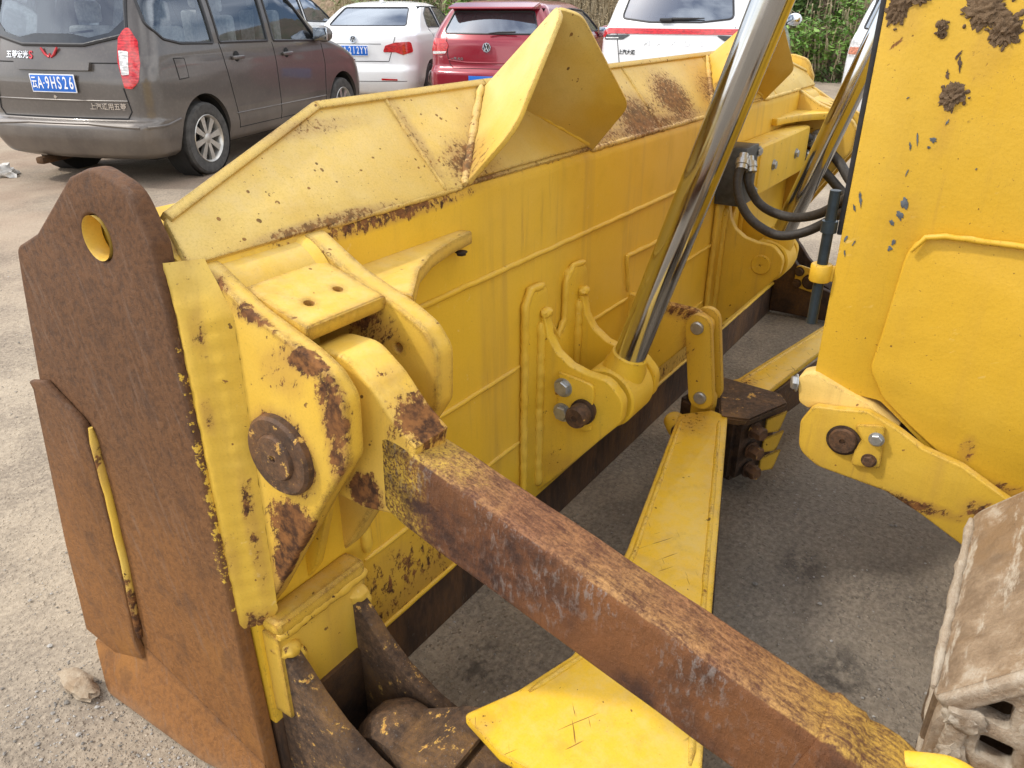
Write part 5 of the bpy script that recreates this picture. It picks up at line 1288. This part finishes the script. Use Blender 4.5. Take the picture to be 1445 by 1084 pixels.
hat.badge_ring(0, .92, .058); hat.rear_text('一汽-大众', .045, .43, .775, M_TRIM, name='badge_lettering', bold=.0008)
box('number_plate', (-.04, -.22, .44), (-.028, .22, .58), M_PLATE, hat.root, .003)
tube('wiper', [(.10, -.02, 1.085), (.12, -.15, 1.10), (.125, -.38, 1.105)], .011, M_BLACK, hat.root, 6)
for l in (.86, 3.4):
    hat.liner(l, .36)
    for sd in ('right', 'left'): hat.wheel(l, sd, .315, .2, .78)
for w in (-.36, .36): hat.seat(.9, w, .8, .40, M_INT); hat.seat(1.8, w, .8, .46, M_INT)
box('underbody', (.25, -.66, .17), (3.9, .66, .27), M_LINER, hat.root, .02)

# ---------------------------------------------------------------- white people carriers (two of one shape)
MPV = [(.22, .16, 4.5, .78, .25, .4, .1, .3), (.30, .03, 4.65, .90, .25, .4, .12, .3), (.50, -.01, 4.7, .925, .26, .4, .13, .3), (.62, .0, 4.7, .93, .26, .4, .13, .3), (.67, .04, 4.7, .93, .26, .4, .12, .3), (.85, .055, 4.6, .928, .26, .4, .11, .3), (1.0, .065, 4.3, .92, .25, .4, .11, .3), (1.10, .085, 3.95, .905, .24, .4, .11, .3), (1.14, .10, 3.8, .892, .24, .4, .11, .3),
       (1.20, .15, 3.6, .87, .22, .35, .11, .25), (1.35, .22, 3.3, .825, .2, .3, .11, .2), (1.5, .30, 3.0, .775, .2, .3, .11, .2), (1.62, .38, 2.75, .71, .2, .3, .1, .2), (1.70, .52, 2.5, .60, .25, .3, .1, .1), (1.74, .85, 2.1, .35, .2, .2, .05, .05)]
def mpv(name, label, loc, yaw, strip, dirt=.25):
    c = Car(name, label, 'car', loc, yaw, MPV, car_paint('white_mpv_paint_' + name, (.76, .77, .78), .22, dirt, 0, .8, (.45, .40, .35), .6))
    c.arch(.95, .37); c.arch(3.75, .37)
    rb = rp([(-.66, 1.245, .05), (-.3, 1.205), (.3, 1.205), (.66, 1.245, .05), (.58, 1.60, .05), (-.58, 1.60, .05)])
    if not strip: rb = rp([(-.78, 1.235, .03), (-.3, 1.205), (.3, 1.205), (.78, 1.235, .03), (.68, 1.60, .05), (-.68, 1.60, .05)])
    sw = [rp([(.55, 1.22, .05), (1.3, 1.19, .02), (1.3, 1.58, .03), (.62, 1.56, .06)]), rp([(1.37, 1.19, .02), (2.25, 1.17, .02), (2.25, 1.59, .03), (1.37, 1.58, .03)]), rp([(2.32, 1.17, .02), (3.3, 1.14, .05), (2.75, 1.52, .08), (2.32, 1.59, .03)])]
    c.sub(prism_bm([(.33, .9), (3.4, .9), (3.2, 1.2), (2.6, 1.62), (.45, 1.62), (.28, 1.2)], 'W', -.72, .72)); c.sub(prism_bm(rb, 'L', -.3, .7))
    for w in sw: c.sub(prism_bm(w, 'W', -1.2, 1.2))
    c.finish()
    g = c.proj('rear_window', rb, 'rear', G_DARK, -.003, grid=.09); pl = [Vector(p) for p in rb]; c.line('window_seal', pl + [pl[0]], 'rear', M_BLACK, .012, g)
    for sd in ('right', 'left'):
        for w in sw:
            g = c.proj('side_window', w, sd, G_DARK, -.004, grid=.12)
            if g: pl = [Vector(p) for p in w]; c.line('window_seal', pl + [pl[0]], sd, M_BLACK, .013, g)
        c.handle(1.6, .99, sd); c.handle(2.5, .985, sd); c.mirror(3.3, 1.2, .90, sd)
        c.line('door_gap', [(2.29, 1.15), (2.29, .3)], sd); c.line('door_gap', [(3.38, 1.1), (3.36, .5)], sd)
    if strip:
        c.proj('light_strip', rp([(-.90, 1.04), (-.885, 1.10, .02), (-.80, 1.135), (.80, 1.135), (.885, 1.10, .02), (.90, 1.04), (.845, 1.03), (.83, 1.06, .02), (.76, 1.078), (-.76, 1.078), (-.83, 1.06, .02), (-.845, 1.03)]), 'rear', M_RED, .012, grid=.03, thick=.014)
        for sg in (-1, 1):
            tl = c.proj('tail_light', rp([(sg * .83, 1.058), (sg * .50, 1.072, .01), (sg * .60, 1.015, .02), (sg * .85, 1.01)]), 'rear', M_BLOCK, .009, grid=.03, thick=.01)
            c.proj('lamp_bar', [(sg * .83, 1.035), (sg * .66, 1.037), (sg * .65, 1.027), (sg * .83, 1.022)], 'rear', M_CLR, .013, tl, .04, .003)
        for k, ch in enumerate('MAXUS'): c.rear_text(ch, .085, .30 - k * .16, .985, M_TRIM, name='badge_lettering', sx=1.3, bold=.001)
        c.rear_text('上汽大通', .055, .54, .875, M_BLOCK, name='badge_lettering', bold=.0012)
        tube('wiper', [(.14, .16, 1.225), (.15, .02, 1.24), (.165, -.34, 1.25)], [.012, .018, .006], M_BLACK, c.root, 6)
        box('wiper_cover', (.10, .02, 1.215), (.16, .17, 1.25), M_BLACK, c.root, .012)
    else:
        for sg in (-1, 1):
            tl = c.proj('tail_light', rp([(sg * .60, 1.20, .02), (sg * .86, 1.19, .03), (sg * .905, .93, .02), (sg * .72, .925, .02), (sg * .62, 1.06)]), 'rear', M_CLR, .010, grid=.035, thick=.012)
            c.proj('indicator_lamp', rp([(sg * .76, 1.03, .01), (sg * .885, 1.03, .01), (sg * .895, .95, .01), (sg * .76, .95, .01)]), 'rear', M_ORG, .013, tl, .03, .003)
    c.line('tailgate_gap', [(-.70, 1.16), (-.66, .95), (-.62, .72), (.62, .72), (.66, .95), (.70, 1.16)], 'rear', r=.005)
    for l in (.95, 3.75):
        c.liner(l, .37)
        for sd in ('right', 'left'): c.wheel(l, sd, .33, .21, .80)
    for w in (-.38, .38): c.seat(1.0, w, .85, .5, M_INT); c.seat(2.3, w, .85, .55, M_INT)
    box('underbody', (.25, -.7, .17), (4.4, .7, .27), M_LINER, c.root, .02)
    return c
mpv('parked_people_carrier', 'white people carrier with a full-width red light strip across its tail', (9.14, 3.93, .12), R(9.9), True)
mpv('parked_people_carrier', 'white car half hidden by the yellow hood, its lamp with an amber lens', (10.6, 1.36, .02), R(6), False)
mv = mpv('parked_people_carrier', 'white vehicle behind the grey-brown van, only front door and mirror showing', (7.35, 10.75, .10), R(20), False)

# ================================================================== BACKGROUND
def bankmat():
    nb = NB('earth_bank'); n = nb.noise(1.3, 6, .65); f = nb.noise(12, 6, .7)
    c = nb.mix(nb.ramp(f, .35, .65), (.17, .115, .07), (.30, .22, .145)); c = nb.mix(nb.ramp(n, .48, .62), c, (.10, .115, .045))
    return nb.bsdf(c, .95, 0., nb.bump(f, .8, .05))
bm = bmesh.new(); NA, NR = 90, 26; rows = []
for j in range(NR + 1):
    row = []
    for i in range(NA + 1):
        az = HEAD + R(62) - R(112) * i / NA
        t = j / NR; r = 18.0 + 16 * t + (4.5 if i < 30 else 4.5 * max(0, 1 - (i - 30) / 15))
        x, y = r * math.cos(az), r * math.sin(az)
        z = -.15 + 7.5 * (1 - math.exp(-2.6 * t)) + .45 * t * noise.fractal(Vector((x * .5, y * .5, 2)), 1, 2, 5) + .25 * noise.noise(Vector((x * 1.1, y * 1.1, 7))) * min(1, t * 8)
        row.append(bm.verts.new((x, y, z)))
    rows.append(row)
for a, b in zip(rows, rows[1:]):
    for k in range(NA): bm.faces.new((a[k], b[k], b[k + 1], a[k + 1]))
bmesh.ops.recalc_face_normals(bm, faces=bm.faces)
bank = from_bm('hillside', bm, bankmat(), None, 60); bank['kind'] = 'structure'
bank_bvh = BVHTree.FromPolygons([v.co for v in bank.data.vertices], [tuple(p.vertices) for p in bank.data.polygons])
def bank_z(x, y):
    h = bank_bvh.ray_cast(Vector((x, y, 60)), Vector((0, 0, -1))); return h[0].z if h[0] is not None else .1

def leafmat(name, a, b):
    nb = NB(name); n = nb.noise(3.5, 3)
    return nb.bsdf(nb.mix(nb.ramp(n, .35, .65), a, b), .55, 0., None, Transmission_Weight=0.0, Subsurface_Weight=0.0)
LEAF = [leafmat('leaf_green', (.085, .19, .025), (.20, .33, .06)), leafmat('leaf_dark', (.05, .11, .022), (.11, .18, .04)), leafmat('leaf_pale', (.16, .20, .07), (.28, .30, .13))]
M_TWIG = plain('twig', (.10, .075, .05), .9)
def shrub(az, r, size, nleaf, kind, label, leaf=.09, seed=0):
    rs = random.Random(seed * 17 + 5); a = HEAD + R(az)
    x, y = r * math.cos(a), r * math.sin(a); z = bank_z(x, y)
    t = thing('shrub', label, 'shrub', (x, y, z), 'shrubs on the earth bank', True)
    bm = bmesh.new(); tips = []
    for k in range(9):
        d = Vector((rs.uniform(-1, 1), rs.uniform(-1, 1), rs.uniform(.5, 1.3))).normalized()
        L_ = size * rs.uniform(.6, 1.0); p0 = Vector((0, 0, -.1)); pts = [p0]
        for q in range(1, 5): pts.append(pts[-1] + (d + Vector((rs.uniform(-.3, .3), rs.uniform(-.3, .3), .12))) * L_ / 4)
        add_tube(bm, pts, [.025, .02, .015, .01, .005], 5); tips += pts[1:]
    from_bm('branches', bm, M_TWIG, t, 50)
    bm = bmesh.new()
    cl = [rs.choice(tips) + Vector((rs.gauss(0, .25), rs.gauss(0, .25), rs.gauss(0, .2))) * size for _ in range(max(14, nleaf // 60))]
    for k in range(nleaf):
        c = rs.choice(cl) + Vector((rs.gauss(0, .14), rs.gauss(0, .14), rs.gauss(0, .11))) * size
        if c.z < -.1: continue
        u = Vector((rs.uniform(-1, 1), rs.uniform(-1, 1), rs.uniform(-.5, .5))).normalized(); v = u.cross(Vector((rs.uniform(-.6, .6), rs.uniform(-.6, .6), 1))).normalized(); w = u.cross(v)
        l = leaf * rs.uniform(.6, 1.3)
        a0, b0 = c - u * l * .5, c + u * l * .6
        m1, m2 = c + v * l * .28 + w * l * .08, c - v * l * .28 + w * l * .08
        bm.faces.new([bm.verts.new(p) for p in (a0, m1, b0, m2)])
    from_bm('foliage', bm, LEAF[kind], t, 0)
    return t
S = [(-19.6, 18.5, 1.15, 2600, 0, 'bright green leafy shrub low on the bank beside the half-hidden white car', .12), (-21.2, 19.3, 1.1, 1800, 0, 'upper green shrub on the bank above the bright leafy one', .12), (-18.2, 19.2, 1.0, 1500, 1, 'dark green shrub on the bank above the white mirror', .11), (-21.6, 18.1, .6, 900, 1, 'low dark shrub at the foot of the bank by the white car bumper', .09),
     (7.5, 19.5, 1.4, 1800, 2, 'pale dry shrub on the bank behind the white saloon', .14), (3.5, 18.8, 1.3, 1600, 0, 'olive shrub on the bank above the saloon roof', .14), (-1.5, 18.8, 1.5, 1800, 2, 'pale shrub on the bank behind the red hatchback roof', .14)]
for i, s in enumerate(S): shrub(*s, seed=i)
# dry grass hanging down the bank behind the red hatchback
M_DRY = leafmat('dry_grass_blade', (.30, .23, .13), (.52, .43, .28))
rs = random.Random(5); bm = bmesh.new()
for k in range(5200):
    az = HEAD + R(rs.uniform(-9.5, 1)) if k < 3600 else HEAD + R(rs.uniform(-24, 12))
    r = rs.uniform(18.05, 20.5); x, y = r * math.cos(az), r * math.sin(az); z = bank_z(x, y)
    h = rs.uniform(.35, 1.0); d = Vector((-math.cos(az), -math.sin(az), 0)) * rs.uniform(.2, .9) + Vector((rs.gauss(0, .3), rs.gauss(0, .3), 0))
    s = Vector((-math.sin(az), math.cos(az), 0)) * .012
    p = Vector((x, y, z - .05)); q = p + Vector((0, 0, h)) + d * h * .35; t = p + Vector((0, 0, h * .95)) + d * h
    a, b, c, e = bm.verts.new(p - s), bm.verts.new(p + s), bm.verts.new(q + s * .8), bm.verts.new(q - s * .8); f = bm.verts.new(t)
    bm.faces.new((a, b, c, e)); bm.faces.new((e, c, f))
dg_ = from_bm('dry_grass', bm, M_DRY, None, 0)
tag(dg_, 'pale dry grass hanging over the earth bank behind the cars', 'grass', kind='stuff')
# low building with a roller shutter at the far left
az = HEAD + R(11.5); bx, by = 24 * math.cos(az), 24 * math.sin(az)
b = thing('shop_building', 'low pale building with a grey roller shutter behind the white saloon', 'building', (bx, by, .1), None, True, HEAD + R(11.5))
box('wall', (0, -2.2, -.1), (5, 6.5, 4.2), plain('render_wall', (.55, .54, .51), .9), b, .03)
sh = box('roller_shutter', (-.06, -1.2, -.1), (-.003, 4.5, 3.0), plain('shutter_grey', (.12, .13, .14), .5, .3), b, .01)
box('pillar', (-.30, -2.2, -.1), (-.004, -1.2, 4.2), plain('white_pillar', (.72, .72, .70), .8), b, .03)
box('roof', (-.5, -2.5, 4.21), (5.3, 6.8, 4.4), plain('roof_grey', (.3, .3, .3), .9), b, .02)
# a few bigger stones on the lot
for i, (x, y, s, lab) in enumerate(((3.35, 7.9, .13, 'chalky white stone on the lot left of the van'), (.72, 2.55, .012, 'small pale pebble on the asphalt left of the end plate'), (.30, 1.95, .010, 'small white pebble on the asphalt near the end plate corner'))):
    o = lump('stone', (x, y, ground_z(x, y) + s * .2), (s, s * 1.2, s * .5), plain('chalk_stone_%d' % i, (.55, .53, .49), .9, 0, .3, 12, .6), None, i + 3, .5)
    tag(o, lab, 'stone')
